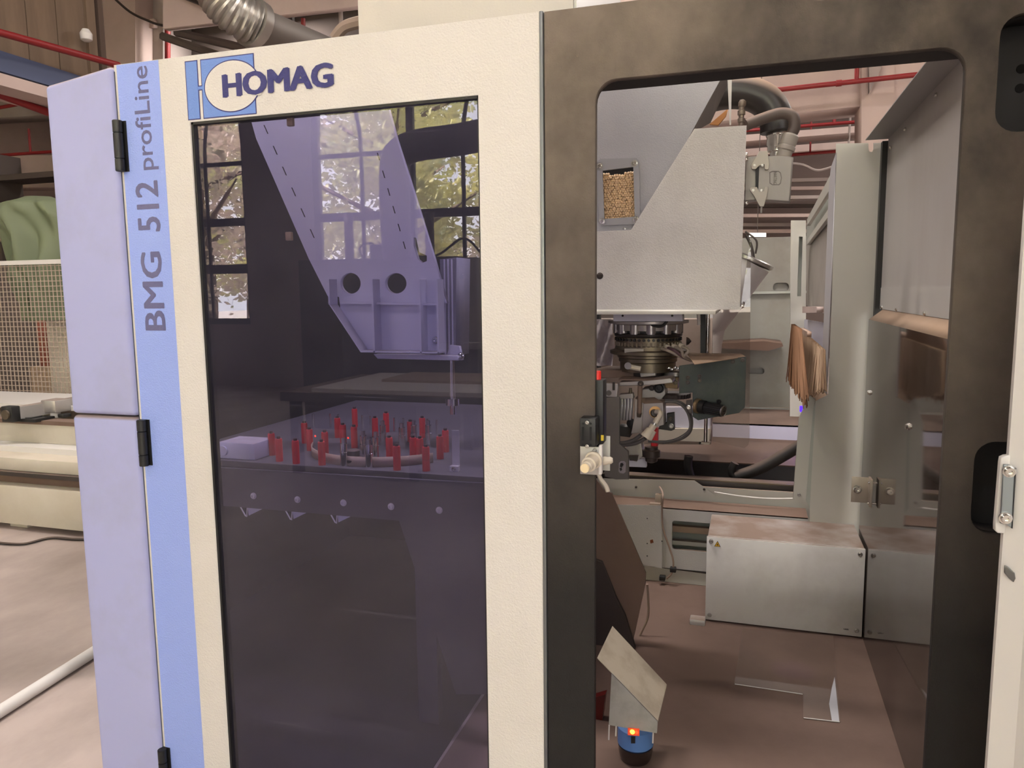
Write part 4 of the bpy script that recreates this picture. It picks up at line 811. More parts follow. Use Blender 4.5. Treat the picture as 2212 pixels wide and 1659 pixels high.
# exhaust hose and collar
HZ = 1.05; s3 = pitch(1660, 220, HZ)
hs = thing('exhaust_hose', P(1640, 220, Y=HZ), 'fat black exhaust hose, brown with dust on top, bending down behind the cover', 'hose')
link('hose_pipe', tube([P(x, y, Y=HZ) for x, y in ((1500, 215), (1570, 200), (1620, 203), (1657, 222), (1676, 255), (1679, 285))], s3*37, 24), mat('black_hose', (.030, .026, .024), .35, dust=1, dustc=(.30, .20, .14)), hs)
q = P(1679, 330, Y=HZ)
link('collar', lathe([(s3*16, -s3*8), (s3*16, 0), (s3*22, s3*3), (s3*22, s3*14), (s3*24, s3*17), (s3*24, s3*34), (s3*26, s3*37), (s3*25, s3*52), (s3*22, s3*56)], q, (.0, 0, 1), 26), chrome, hs)
link('orange_strap', pz([(1533, 268), (1540, 262), (1572, 235), (1568, 250), (1551, 270)], 1.3, th=.02), mat('orange', (.55, .25, .08), .6), hs)
# ---- clear guard sheet right of the head
GG = .98
bm_thing('clear_guard', pz([(1544, 690), (1621, 500), (1619, 960), (1612, 968), (1536, 952)], GG, th=.004) if 0 else pz([(1540, 662), (1600, 662), (1622, 505), (1619, 950), (1616, 962), (1608, 968), (1532, 952)], GG, th=.004), clearp, 'clear plastic guard sheet hanging at the right of the spindle head', 'guard')

# ---- spindle head around a vertical axis
AX = 1.02; A0 = P(1400, 740, Y=AX); sp_ = pitch(1400, 740, AX)
def hz(y): return P(1400, y, Y=AX).z
def R_(r): return r*sp_
head = thing('rotary_spindle', V(A0.x, AX, hz(800)), 'bronze and black rotary spindle head with a ring of black bolts', 'spindle')
L2 = lambda prof: [(R_(r), hz(y)-hz(800)) for r, y in prof]
hb = V(A0.x, AX, hz(800))
link('upper_flange', lathe(L2([(70, 712), (70, 700), (86, 697), (86, 692), (62, 690), (62, 672)]), hb, seg=40), mat('flange_satin', (.33, .30, .29), .35, .6), head)
link('core', lathe(L2([(62, 722), (62, 700)]), hb, seg=32), blackm, head)
for k in range(12):
    a = 2*math.pi*(k+.4)/12
    link('cylinder', cyl(hb+V(R_(64)*math.cos(a), R_(64)*math.sin(a), hz(719)-hz(800)), hb+V(R_(64)*math.cos(a), R_(64)*math.sin(a), hz(699)-hz(800)), R_(11), seg=14), mat('satin_pin', (.36, .33, .33), .3, .8), head)
link('black_ring', lathe(L2([(72, 725), (73, 723), (73, 719), (70, 717)]), hb, seg=48), mat('ring_black', (.03, .026, .024), .35, .5), head)
link('bolt_ring', lathe(L2([(69, 744), (69, 727), (66, 725)]), hb, seg=48), bronze, head)
rb = []
for k in range(44):
    a = 2*math.pi*k/44; d = V(math.cos(a), math.sin(a), 0); p = hb+V(0, 0, hz(731)-hz(800))+d*R_(68)
    rb.append(cyl(p, p+d*R_(4), R_(3.2), seg=8))
o = link('ring_bolts', join(*rb), blackm, head); o['kind'] = 'stuff'
rb = []
for k in range(44):
    a = 2*math.pi*(k+.5)/44; d = V(math.cos(a), math.sin(a), 0); p = hb+V(0, 0, hz(741)-hz(800))+d*R_(69)
    rb.append(box(p.x-R_(2), p.x+R_(2), p.y-R_(2), p.y+R_(2), p.z-R_(4), p.z+R_(4)))
link('ring_teeth', join(*rb), bronze, head)
link('wide_disc', lathe(L2([(78, 764), (82, 762), (82, 756), (72, 753), (70, 745)]), hb, seg=48), bronze, head)
link('type_plate', box(hb.x-R_(40), hb.x-0*R_(1), AX-R_(71)-.004, AX-R_(68), hz(757), hz(748)), mat('plate_white', (.5, .48, .42), .3, .5), head)
link('lower_cylinder', lathe(L2([(60, 800), (60, 781), (63, 779), (63, 772), (66, 770), (66, 765)]), hb, seg=40), bronze, head)
for k in range(4):
    x0 = 1428+k*15; hose = [P(x0, 753-k*1.5, Y=AX-.10), P(x0+14, 757, Y=AX-.12), P(1470+k*3, 770, Y=AX-.11), P(1493+k*.5, 779, Y=AX-.08)]
    h_ = link('hose', tube(hose, R_(3.2), 8), mat('hose_wine', (.12, .06, .07), .5) if k == 1 else mat('hose_beige', (.36, .30, .25), .5), head)
    link('hose_end', lathe([(R_(4.5), 0), (R_(5.5), R_(4)), (R_(5.5), R_(9)), (R_(4), R_(11))], hose[0]+V(-R_(6), .01, R_(3)), (.9, -.3, -.4), 12), fit, h_)
link('drive_cable', tube([P(x, y, Y=AX-.13) for x, y in ((1372, 682), (1395, 692), (1412, 703), (1430, 704), (1440, 694), (1442, 680))], R_(3), 8), blackm, head)
link('mount_block', pz([(1325, 679), (1474, 679), (1474, 694), (1325, 694)], AX-.14, th=.08), paintl, head)
for x, y in ((1345, 682), (1452, 682)): link('block_hole', cyl(P(x, y, Y=AX-.142), P(x, y, Y=AX-.14), R_(2.4), seg=12), blackm, head)
link('nose_cone', lathe([(R_(9), 0), (R_(7), R_(5)), (R_(1), R_(10))], P(1483, 737, Y=AX), (1, 0, 0), 16), dkmetal, head)
fr_ = link('fitting', tube([P(1356, 790, Y=AX-.12), P(1362, 793, Y=AX-.12), P(1384, 797, Y=AX-.12)], R_(5.5), 10, 3), fit, head)
link('fitting_ring', lathe([(R_(7.5), 0), (R_(7.5), R_(5))], P(1357, 790, Y=AX-.13), (0, -1, 0), 14), steel, fr_)
gr_ = thing('guide_rod', P(1524, 955, Y=1.1), 'polished vertical guide rod right of the spindle head', 'rod')
link('rod', tube([P(1530, 668, Y=1.1), P(1524, 957, Y=1.1)], R_(4), 12, 0), chrome, gr_)
link('drop_pin', tube([P(1508, 668, Y=1.0), P(1510, 702, Y=1.0)], R_(3.5), 10, 0), whitem, cv)
link('rod_foot', pz([(1515, 955), (1534, 957), (1532, 961), (1514, 959)], 1.09, th=.03), beige, gr_)
bm_thing('black_guide', pz([(1513, 668), (1524, 668), (1524, 768), (1513, 768)], 1.10, th=.04), blackm, 'black vertical guide strip beside the guide rod', 'guide')
# ---- aggregate under the head
ag = thing('milling_aggregate', P(1380, 860, Y=.95), 'cast aluminium milling aggregate with clamp arm and cylinder under the spindle head', 'aggregate')
link('mount_neck', cyl(V(A0.x, AX, hz(822)), V(A0.x, AX, hz(799)), R_(40), seg=24), dkmetal, ag)
rust = mat('brown_plate', (.20, .135, .10), .6, dirt=(.12, .07, .05), damt=.7, dust=.8)
def blk(nm, pts, Y, th, m, bev=.002, par=None): return link(nm, pz(pts, Y, th=th, bev=bev), m, par or ag)
def slab(nm, pts, zpx, th, m, bev=.0):
    """horizontal slab: outline pixels lie on the height seen at zpx (x, y, Y)"""
    z = P(zpx[0], zpx[1], Y=zpx[2]).z; q = [P(x, y, Z=z) for x, y in pts]
    return link(nm, plate([(v.x, v.y) for v in q], z-th, th, 'XY', bev=bev), m, ag)
blk('rusty_plate', [(1270, 805), (1300, 799), (1382, 800), (1384, 812), (1330, 816), (1270, 816)], .97, .16, rust)
blk('upper_plate', [(1382, 806), (1416, 802), (1416, 812), (1384, 815)], .93, .12, alu)
blk('clamp_arm', [(1338, 826), (1400, 822), (1448, 817), (1453, 822), (1453, 827), (1410, 832), (1338, 834)], .86, .17, alu, .003)
link('arm_cover', box(P(1336, 820, Y=.87).x, P(1446, 820, Y=.87).x, .87, 1.05, P(1400, 823, Y=.87).z, P(1400, 820, Y=.87).z), rust, ag)
blk('bearing_block', [(1434, 812), (1465, 810), (1464, 840), (1436, 838)], .97, .08, mat('brass_block', (.25, .18, .10), .45, .6), .002)
screw(P(1459, 826, Y=.968), R_(4.5), ag, bronze)
for i, (x, y) in enumerate(((1445, 790), (1452, 793), (1459, 789), (1465, 791))): screw(P(x, y+6, Y=.94), R_(4), ag, chrome, ax=(0, 0, 1), name='cap_screw')
link('toothed_ring', lathe([(R_(24), 0), (R_(27), R_(2)), (R_(27), R_(10)), (R_(22), R_(12))], P(1460, 812, Y=1.0), (0, 0, 1), 30), mat('nickel', (.36, .34, .31), .3, .8), ag)
gr = [];
q = P(1452, 858, Y=1.02)
for k in range(30): a = 2*math.pi*k/30; gr.append(box(q.x+R_(38)*math.cos(a)-R_(1.6), q.x+R_(38)*math.cos(a)+R_(1.6), q.y+R_(38)*math.sin(a)-R_(1.6), q.y+R_(38)*math.sin(a)+R_(1.6), q.z, q.z+R_(9)))
link('gear_ring', join(lathe([(R_(38), 0), (R_(38), R_(9))], q, (0, 0, 1), 30), *gr), mat('gear', (.06, .045, .04), .6, .4), ag)
blk('top_bracket', [(1304, 827), (1334, 829), (1333, 858), (1304, 857)], .80, .03, alu)
link('bracket_bore', cyl(P(1315, 849, Y=.797), P(1315, 849, Y=.801), R_(5.5), seg=18), dkmetal, ag)
link('bracket_slot', pz([(1323, 826), (1328, 826), (1328, 843), (1323, 843)], .797, th=.004), dkmetal, ag)
cast = link('cast_plate', pz([(1304, 858), (1338, 858), (1338, 958), (1346, 966), (1357, 976), (1358, 1036), (1330, 1036), (1306, 1030), (1304, 1010)], .80, th=.02, bev=.003), mat('cast_grey', (.15, .135, .12), .55, .3, bump=.3, bscale=120), ag)
link('slot_hole', pz([(1337, 1000), (1341, 996), (1348, 996), (1352, 1000), (1351, 1020), (1347, 1023), (1339, 1022), (1336, 1018)], .798, th=.004), steel, cast)
link('slot_bore', pz([(1340, 1001), (1344, 1000), (1347, 1004), (1343, 1010), (1339, 1008)], .796, th=.003), blackm, cast)
link('slot_bore', pz([(1338, 1012), (1342, 1010), (1344, 1015), (1340, 1018)], .796, th=.003), blackm, cast)
p0 = P(1306, 938, Y=.8); p1 = P(1312, 895, Y=.8)
text('22 6850', p1.z-p0.z, abs(p1.x-p0.x)*.9, Matrix(((0, -1, 0, p0.x+.006), (0, 0, -1, .7995), (1, 0, 0, p0.z), (0, 0, 0, 1))), mat('cast_grey', (0, 0, 0)), cast, 'lettering', .0012)
cyx = link('air_cylinder', join(*[pz([(1339+k*7, 860), (1345+k*7, 860), (1344+k*6.5, 908), (1338+k*6.5, 908)], .86+.003*(k % 2), th=.03, bev=.002) for k in range(4)]), mat('ribbed_aluminium', (.42, .41, .42), .3, .8), ag)
link('cylinder_cap', pz([(1338, 852), (1366, 850), (1368, 861), (1338, 862)], .855, th=.04, bev=.002), alu, cyx)
link('cylinder_rod', cyl(P(1362, 850, Y=.86), P(1362, 838, Y=.86), R_(4), R_(2.5), 10), bronze, cyx)
link('black_spring', lathe([(R_(8), 0), (R_(10), R_(2)), (R_(10), R_(6)), (R_(6), R_(8))], P(1365, 914, Y=.88), (-.2, -1, 0), 16), blackm, ag)
blk('lower_bracket', [(1338, 920), (1365, 925), (1360, 945), (1338, 942)], .9, .06, mat('dark_bracket', (.05, .045, .04), .5, .3))
link('clamp_screw', tube([P(1383, 828, Y=.855), P(1381, 895, Y=.855)], R_(5), 12, 0), rust, ag)
link('clamp_screw_tip', cyl(P(1381, 892, Y=.855), P(1380, 901, Y=.855), R_(5.5), R_(4), 12), bronze, ag)
screw(P(1384, 829, Y=.852), R_(5), ag, dkmetal)
blk('rear_casting', [(1388, 840), (1436, 833), (1438, 852), (1425, 868), (1380, 866)], .95, .08, alu, .004)
screw(P(1424, 838, Y=.945), R_(9), ag, blackm, name='knob'); screw(P(1408, 838, Y=.945), R_(5), ag, dkmetal)
blk('gearbox_side', [(1372, 860), (1392, 872), (1389, 935), (1363, 937), (1370, 900)], .86, .08, alu, .002)
blk('gearbox_face', [(1390, 872), (1432, 870), (1434, 918), (1420, 922), (1386, 930)], .85, .09, mat('gearbox', (.36, .33, .32), .4, .5, dust=.9), .002)
link('gearbox_lid', mesh([P(1372, 860, Y=.86), P(1392, 872, Y=.85), P(1432, 869, Y=.85), P(1414, 858, Y=.95), P(1395, 859, Y=.95)], [(0, 1, 2, 3, 4)]), mat('lid_dusty', (.34, .24, .18), .8), ag)
link('bronze_disc', cyl(P(1415, 890, Y=.846), P(1415, 890, Y=.851), R_(12), seg=24), mat('orange_bronze', (.36, .20, .08), .4, .6), ag)
link('elbow_union', lathe([(R_(8), 0), (R_(8), R_(8)), (R_(6), R_(10))], P(1413, 892, Y=.846), (.2, -1, .1), 12), dkmetal, ag)
ff = link('quick_fitting', tube([P(1418, 890, Y=.82), P(1424, 890, Y=.80), P(1426, 895, Y=.795), P(1421, 905, Y=.79)], R_(5), 12, 4), fit, ag)
link('sleeve', cyl(P(1421, 904, Y=.79), P(1415, 914, Y=.785), R_(6), seg=14), fit, ff)
link('neck', cyl(P(1415, 913, Y=.785), P(1412, 919, Y=.782), R_(4), seg=12), steel, ff)
link('sleeve', cyl(P(1412, 918, Y=.782), P(1405, 930, Y=.778), R_(7), seg=14), fit, ff)
link('y_body', cyl(P(1406, 928, Y=.778), P(1394, 945, Y=.77), R_(9.5), R_(12), seg=16), fit, ff)
link('y_body', cyl(P(1410, 930, Y=.78), P(1400, 948, Y=.77), R_(8), R_(8), seg=16), fit, ff)
link('air_hose', tube([P(1384, 940, Y=.77), P(1368, 951, Y=.78), P(1345, 957, Y=.80), P(1325, 954, Y=.83)], R_(4), 10), cable, ff)
link('air_hose', tube([P(1394, 947, Y=.77), P(1372, 958, Y=.79), P(1345, 961, Y=.81), P(1325, 958, Y=.83)], R_(4), 10), cable, ff)
link('loop_hose', tube([P(x, y, Y=.9) for x, y in ((1436, 868), (1460, 869), (1478, 880), (1489, 900), (1491, 925), (1478, 940), (1455, 951), (1430, 955), (1400, 953))], R_(3), 8), cable, ag)
link('loop_hose', tube([P(x, y, Y=.93) for x, y in ((1436, 864), (1462, 866), (1482, 878), (1494, 902), (1493, 928), (1480, 944), (1455, 954), (1430, 957))], R_(2.4), 8), cable, ag)
blk('black_bracket', [(1425, 918), (1440, 913), (1440, 894), (1456, 892), (1457, 928), (1450, 931), (1422, 927)], .92, .03, blackm)
screw(P(1449, 905, Y=.918), R_(4), ag, dkmetal); screw(P(1450, 920, Y=.918), R_(4), ag, steel)
blk('red_cylinder', [(1404, 926), (1421, 926), (1420, 965), (1406, 965)], .98, .04, redm, .004)
link('motor_stub', lathe([(R_(5), -R_(12)), (R_(13), -R_(8)), (R_(14), 0), (R_(19), R_(2)), (R_(19), R_(16)), (R_(14), R_(18)), (R_(14), R_(24))], P(1407, 988, Y=.97), (0, 0, 1), 22), mat('stub_brown', (.06, .045, .04), .45, .4, dust=.8), ag)
blk('lower_block', [(1352, 960), (1385, 958), (1388, 985), (1375, 998), (1356, 992)], .95, .07, alu, .002)
blk('lower_hinge', [(1358, 985), (1378, 985), (1376, 996), (1360, 995)], .93, .03, dkmetal, .001)
blk('tail_wing', [(1355, 995), (1395, 990), (1396, 1010), (1356, 1008)], 1.0, .03, paintl, .001)
# dark green plate
gp = thing('green_plate', P(1540, 840, Y=.9), 'dark green metal plate with four screws right of the spindle head', 'plate')
GPY = .86
link('plate_sheet', pz([(1467, 790), (1612, 770), (1609, 880), (1596, 892), (1540, 902), (1508, 908), (1496, 900), (1496, 848), (1467, 850)], GPY, th=.004, bev=.0008), greenp, gp)
z_ = P(1560, 772, Y=GPY).z
link('dusty_top', plate([(v.x, v.y) for v in [P(1500, 786, Z=z_), P(1611, 770, Z=z_), P(1600, 764, Z=z_), P(1484, 762, Z=z_)]], z_-.003, .003, 'XY'), mat('brown_dusty_ledge', (0, 0, 0)), gp)
for x, y in ((1486, 816), (1486, 826), (1511, 813), (1511, 822), (1583, 781), (1604, 778)): screw(P(x, y, Y=GPY-.001), R_(3.6), gp, dkmetal)
kn = thing('pressure_regulator', P(1530, 880, Y=GPY-.02), 'black ribbed pressure regulator with a round white gauge on the green plate', 'regulator')
k0 = P(1503, 876, Y=GPY-.004); k1_ = P(1562, 888, Y=GPY-.05); kd = (k1_-k0).normalized(); kl = (k1_-k0).length; sk = pitch(1530, 880, .83)
link('brass_collar', lathe([(sk*14, 0), (sk*17, sk*2), (sk*17, sk*8), (sk*14, sk*10)], k0, kd, 24), mat('brass_block', (0, 0, 0)), kn)
link('body', lathe([(sk*14, sk*9), (sk*15, sk*12), (sk*15, sk*24), (sk*13, sk*25)], k0, kd, 24), blackm, kn)
qk = kd.to_track_quat('Z', 'Y').to_matrix(); ribs = [cyl(k0+kd*sk*24, k0+kd*(kl-.002), sk*12, seg=24)]
for k in range(16):
    a = 2*math.pi*k/16; off = qk @ V(math.cos(a), math.sin(a), 0)*sk*12.3; ribs.append(cyl(k0+kd*sk*26+off, k0+kd*(kl-.003)+off, sk*1.5, seg=6))
link('ribbed_knob', join(*ribs), blackm, kn)
gq = k0+kd*(kl-.002)
link('gauge_ring', lathe([(sk*12.5, 0), (sk*12.5, sk*3), (sk*11, sk*4), (sk*10, sk*3)], gq, kd, 24), steel, kn)
ga = link('gauge_face', lathe([(sk*10, sk*2.6), (sk*10, sk*3)], gq, kd, 24), mat('gauge_white', (.7, .62, .5), .4), kn)
gu = qk @ V(1, 0, 0); link('gauge_needle', tube([gq+kd*sk*3.4-gu*sk*3, gq+kd*sk*3.4+gu*sk*7], sk*.8, 6, 0), blackm, ga)
link('vent_cap', lathe([(sk*2, 0), (sk*5, sk*3), (sk*5, sk*7), (sk*2, sk*9)], P(1553, 872, Y=GPY-.03), (0, -.3, 1), 12), blackm, kn)
link('side_valve', pz([(1482, 866), (1494, 864), (1495, 894), (1488, 892), (1482, 880)], GPY-.01, th=.02, bev=.002), dkmetal, kn)
screw(P(1487, 880, Y=GPY-.012), sk*4, kn, chrome)
# ---- safety switch on the door edge
YOFF = FY
sf = thing('safety_switch', P(1290, 900, Y=.0), 'black safety switch with red cap and brass plunger on the foam frame edge', 'switch')
S0 = -.012
sx = lambda x, y: P(x, y, Y=S0)
tp = pitch(1280, 900, S0)
def sbox(nm, x0, x1, y0, y1, a, b, m, bev=.0015, par=None): p_, q_ = P(x0, y1, Y=a), P(x1, y0, Y=a); return link(nm, box(p_.x, q_.x, a, b, p_.z, q_.z, bev), m, par or sf)
sbox('tall_housing', 1284, 1303, 822, 959, .01, .05, blackm, .002)
cap = link('red_cap', cyl(P(1290, 824, Y=.03), P(1290, 801, Y=.03), tp*8.5, seg=20, bev=.001), mat('bright_red', (.85, .04, .03), .35), sf)
sbox('actuator_head', 1252, 1287, 904, 965, S0-.02, .012, blackm, .003)
for x in (1259, 1276): sbox('head_slot', x-2.5, x+2.5, 922, 951, S0-.0205, S0-.015, mat('slot_black', (.004, .004, .004), .8), .0)
for x, y in ((1260, 915), (1276, 915), (1260, 961), (1276, 961)): link('head_hole', cyl(P(x, y, Y=S0-.0205), P(x, y, Y=S0-.019), tp*2.5, seg=12), mat('slot_black', (0, 0, 0)), sf)
for y in (913, 964): screw(P(1268, y, Y=S0-.0205), tp*3.2, sf, chrome)
sbox('mount_plate', 1253, 1299, 966, 1024, S0+.002, S0+.006, alu, .001)
sbox('edge_plate', 1293, 1300, 963, 1025, S0-.006, S0+.008, whitem, .001)
screw(P(1285, 972, Y=S0), tp*4, sf, steel)
b0 = P(1283, 993, Y=S0-.003); b1 = P(1264, 1011, Y=S0-.052); bdv = b1-b0; bl_ = bdv.length
link('plunger_barrel', lathe([(tp*19, 0), (tp*19, bl_*.08), (tp*15, bl_*.1), (tp*15, bl_*.5), (tp*16, bl_*.52), (tp*16, bl_*.6), (tp*12.5, bl_*.62), (tp*12, bl_*.85), (tp*10, bl_*.9), (tp*10, bl_)], b0, bdv, 22), fit, sf)
link('plunger_tip', cyl(b1, b1+bdv.normalized()*.004, tp*9.5, seg=20), mat('tip_cream', (.85, .70, .45), .4), sf)
link('rear_gland', lathe([(tp*9, 0), (tp*10, tp*8), (tp*8, tp*14), (tp*8, tp*20), (tp*5, tp*24)], P(1300, 996, Y=.02), (1, .2, .1), 16), fit, sf)
sbox('grey_tab', 1300, 1318, 942, 1016, .05, .052, paintp, .0006)
link('sensor_cable', tube([P(x, y, Y=.03) for x, y in ((1292, 1022), (1297, 1034), (1303, 1042), (1310, 1052), (1313, 1062))], tp*5, 10), mat('ivory_cable', (.5, .44, .38), .5), sf)
sbox('yellow_label', 1298, 1304, 940, 952, .0098, .011, mat('label_yellow', (.7, .5, .03), .5), 0)
YOFF = 0.
# ---- inclined dusty chute at lower left of the opening
ch = thing('dust_chute', P(1320, 1300, Y=1.2), 'inclined brown dusty chute plate at the lower left inside the doorway', 'chute')
cp = [(1240, 1036), (1288, 1036), (1306, 1060), (1322, 1066), (1395, 1238), (1394, 1262), (1360, 1420), (1240, 1640)]
link('chute_plate', pz(cp, 1.05, th=.01), dusty, ch)
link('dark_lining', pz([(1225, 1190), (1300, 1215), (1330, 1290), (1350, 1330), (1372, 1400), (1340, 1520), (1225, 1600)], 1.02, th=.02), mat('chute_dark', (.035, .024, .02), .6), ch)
bm_thing('chute_cable', tube([P(1398, 1262, Y=1.15), P(1400, 1290, Y=1.15), P(1400, 1330, Y=1.15), P(1388, 1360, Y=1.15), P(1370, 1395, Y=1.15)], .005, 8), mat('dusty_cable', (0, 0, 0)), 'dusty cable hanging along the right edge of the dusty chute', 'cable')
bm_thing('grey_foot_block', join(box(P(1490, 1340, Y=1.31).x, P(1523, 1340, Y=1.31).x, 1.31, 1.36, 0, .025, .004)), paint, 'small grey block on the floor left of the cabinet', 'block')
# ---- floor plates
def fplate(nm, pts, z, th, m, lb): q = [P(x, y, Z=z) for x, y in pts]; return bm_thing(nm, plate([(v.x, v.y) for v in q], z-th, th, 'XY'), m, lb, 'plate')
fplate('floor_plate', [(1586, 1476), (1735, 1498), (1735, 1550), (1815, 1559), (1800, 1372), (1604, 1360)], .004, .004, mat('floor_plate_dusty', (.12, .076, .058), .5, dirt=(.07, .042, .033), damt=.5, dscale=5), 'thin L-shaped steel plate lying on the dusty floor before the cabinet')
bm_thing('lit_plate_edge', tube([P(1587, 1477.5, Z=.004), P(1734, 1499.5, Z=.004)], .0016, 6, 0), whitem, 'lit long edge of the L-shaped floor plate, drawn as a white line', 'edge')  # light along the plate edges, drawn as thin white bars
bm_thing('lit_plate_edge', tube([P(1736, 1550.5, Z=.004), P(1814, 1559.5, Z=.004)], .0016, 6, 0), whitem, 'lit short edge of the L-shaped floor plate, drawn as a white line', 'edge')
bm_thing('bare_patch', plate([(v.x, v.y) for v in [P(x, y, Z=.0048) for x, y in ((1803, 1462), (1813, 1558), (1797, 1556), (1791, 1520), (1797, 1485))]], .0042, .0006, 'XY'), mat('bare_steel', (.42, .42, .46), .45), 'bare blue-grey patch wiped clean on the floor plate', 'patch')
link('floor_dusty', box(-.85, XW, -.2, 1.9, .0, .0012), mat('dusty_floor', (.135, .085, .067), .85, dirt=(.085, .052, .04), damt=.8, dscale=1.8, bump=.15, bscale=12), kind='structure')
# ---- floor scanner under a folded hood
lz = thing('laser_scanner', P(1372, 1640, Z=0), 'blue floor scanner with glowing orange lamp under a folded grey metal hood', 'scanner')
LY = .33; sl_ = pitch(1372, 1600, LY)
lb_ = P(1372, 1640, Z=0)
link('scanner_window', lathe([(sl_*30, .0), (sl_*34, sl_*8), (sl_*36, sl_*20), (sl_*37, sl_*34)], V(lb_.x, LY, .0), (0, 0, 1), 30), mat('smoked_window', (.025, .015, .012), .12, coat=.6), lz)
link('blue_head', lathe([(sl_*33, sl_*33), (sl_*38, sl_*38), (sl_*38, sl_*75), (sl_*33, sl_*78)], V(lb_.x, LY, .0), (0, 0, 1), 30), mat('scanner_blue', (.10, .22, .50), .45), lz)
hd = [P(x, y, Y=LY-.085) for x, y in ((1321, 1453), (1421, 1557), (1419, 1584), (1315, 1566))]
def solid(vs, d, nm, m, par): n = len(vs); return link(nm, mesh(vs+[v+Vector(d) for v in vs], [tuple(range(n)), tuple(range(n, 2*n))[::-1]]+[(i, (i+1) % n, (i+1) % n+n, i+n) for i in range(n)]), m, par)
solid(hd, (0, .002, 0), 'hood_front', mat('galvanised_hood', (.46, .46, .42), .5, .3, dirt=(.3, .28, .24), damt=.7, dscale=14), lz)
tpv = [P(1290, 1421, Y=LY-.085), P(1421, 1557, Y=LY-.085), P(1440, 1478, Y=LY+.10), P(1323, 1352, Y=LY+.10)]
solid(tpv, (.001, .0, -.003), 'hood_top', mat('hood_top_dusty', (.33, .28, .22), .7, dirt=(.2, .16, .12), damt=.8, dscale=9), lz)
for x, y0, y1 in ((1316, 1566, 1598), (1331, 1568, 1590), (1411, 1583, 1605)): link('hood_leg', tube([P(x, y0, Y=LY-.08), P(x-1, y1, Y=LY-.08)], .0022, 6, 0), whitem, lz)
link('orange_lamp', lathe([(sl_*5, 0), (sl_*4, sl_*2), (sl_*1, sl_*3)], P(1366, 1581, Y=LY-.09), (0, -1, 0), 14), mat('amber_glow', (1, .4, .02), .4, emit=(1, .45, .03), es=6), lz)
link('red_lamp', lathe([(sl_*4, 0), (sl_*3, sl_*2), (sl_*1, sl_*3)], P(1375, 1582, Y=LY-.09), (0, -1, 0), 14), mat('red_glow', (1, .03, .01), .4, emit=(1, .04, .01), es=3), lz)
link('lamp_window', pz([(1356, 1573), (1381, 1575), (1381, 1590), (1356, 1588)], LY-.088, th=.003), mat('lamp_panel', (.35, .05, .03), .4, emit=(1, .1, .02), es=.4), lz)
link('centre_slot', pz([(1363, 1592), (1372, 1592), (1372, 1606), (1363, 1606)], LY-.078, th=.004), blackm, lz)
t = thing('warning_lamp', P(1287, 1590, Y=.5), 'dark red wedge lamp peeking out at the left edge low in the doorway', 'lamp')
solid([P(1240, 1520, Y=.5), P(1308, 1500, Y=.5), P(1290, 1640, Y=.5), P(1240, 1650, Y=.5)], (0, .03, 0), 'lens', mat('red_lens', (.10, .01, .008), .3), t)
link('glow', lathe([(.004, 0), (.002, .003)], P(1288, 1579, Y=.498), (0, -1, 0), 12), mat('red_glow', (0, 0, 0)), t)

# ================================================================== SEEN THROUGH THE TINTED PANE
GP2 = .9
gq_ = thing('gantry_bracket', V(-1.4, .9, 1.2), 'pale lilac-grey slanted gantry arm behind the tinted window', 'gantry')
def ell(x, y, rx, ry, Y, n=28): c_ = P(x, y, Y=Y); k = pitch(x, y, Y); return circ(c_.x, c_.z, rx*k, n, ry*k)
arm = [(536, 238), (553, 299), (667, 559), (708, 640), (965, 655), (937, 556), (898, 430), (856, 299), (833, 214)]
link('arm_plate', plate([(P(x, y, Y=GP2).x, P(x, y, Y=GP2).z) for x, y in arm], GP2, .02, 'XZ', [ell(757, 612, 22, 20, GP2), ell(855, 612, 23, 20, GP2), [(p.x, p.z) for p in [P(x, y, Y=GP2) for x, y in ((893, 512), (899, 514), (906, 545), (922, 552), (922, 564), (912, 568), (902, 560), (893, 530))]]]), paintl, gq_)
for i in range(6):
    for (x0, y0, x1, y1) in ((570, 270, 690, 540), (815, 330, 882, 560)):
        f0 = i/6; f1 = f0+.07; xa, ya, xb, yb = x0+(x1-x0)*f0, y0+(y1-y0)*f0, x0+(x1-x0)*f1, y0+(y1-y0)*f1
        link('weld_slot', pz([(xa-1, ya), (xa+1, ya), (xb+1, yb), (xb-1, yb)], GP2-.0015, th=.002), blackm, gq_)
bk2 = thing('ribbed_bracket', V(-1.2, .8, 1.1), 'pale ribbed welded bracket under the gantry arm behind the tinted window', 'bracket')
RY = .825
link('back_sheet', pz([(732, 640), (945, 645), (945, 758), (785, 757), (735, 665)], .885, th=.008), mat('lilac_light', (.58, .58, .68), .5), bk2)
def rib(x, y0, y1, w=.007): p0 = P(x, y0, Y=RY); p1 = P(x, y1, Y=RY); link('rib', box(p0.x-w/2, p0.x+w/2, RY, .884, p1.z, p0.z), paintl, bk2)
rib(709, 603, 658); rib(803, 603, 762); rib(905, 603, 764); rib(943, 603, 764)
p0 = P(709, 655, Y=RY); p1 = P(779, 761, Y=RY); p2 = P(950, 764, Y=RY)
link('bottom_flange', mesh([V(p.x, y, p.z) for y in (RY, .884) for p in (p0, p1, p2)]+[V(p.x, y, p.z+.006) for y in (RY, .884) for p in (p0, p1, p2)], [(0, 1, 4, 3), (1, 2, 5, 4), (6, 9, 10, 7), (7, 10, 11, 8), (0, 6, 7, 1), (1, 7, 8, 2)]), paintl, bk2)
link('cross_rib', pz([(735, 652), (945, 656), (945, 660), (735, 656)], .85, th=.03), paintl, bk2)
screw(P(941, 735, Y=.88), .012, bk2)
link('lower_plate', pz([(806, 765), (990, 768), (990, 779), (815, 775)], .9, th=.05, bev=.004), paintl, bk2)
rb_ = thing('spindle_carriage', V(-1.0, .9, 1.1), 'grey carriage block with vertical ribs right of the ribbed bracket', 'carriage')
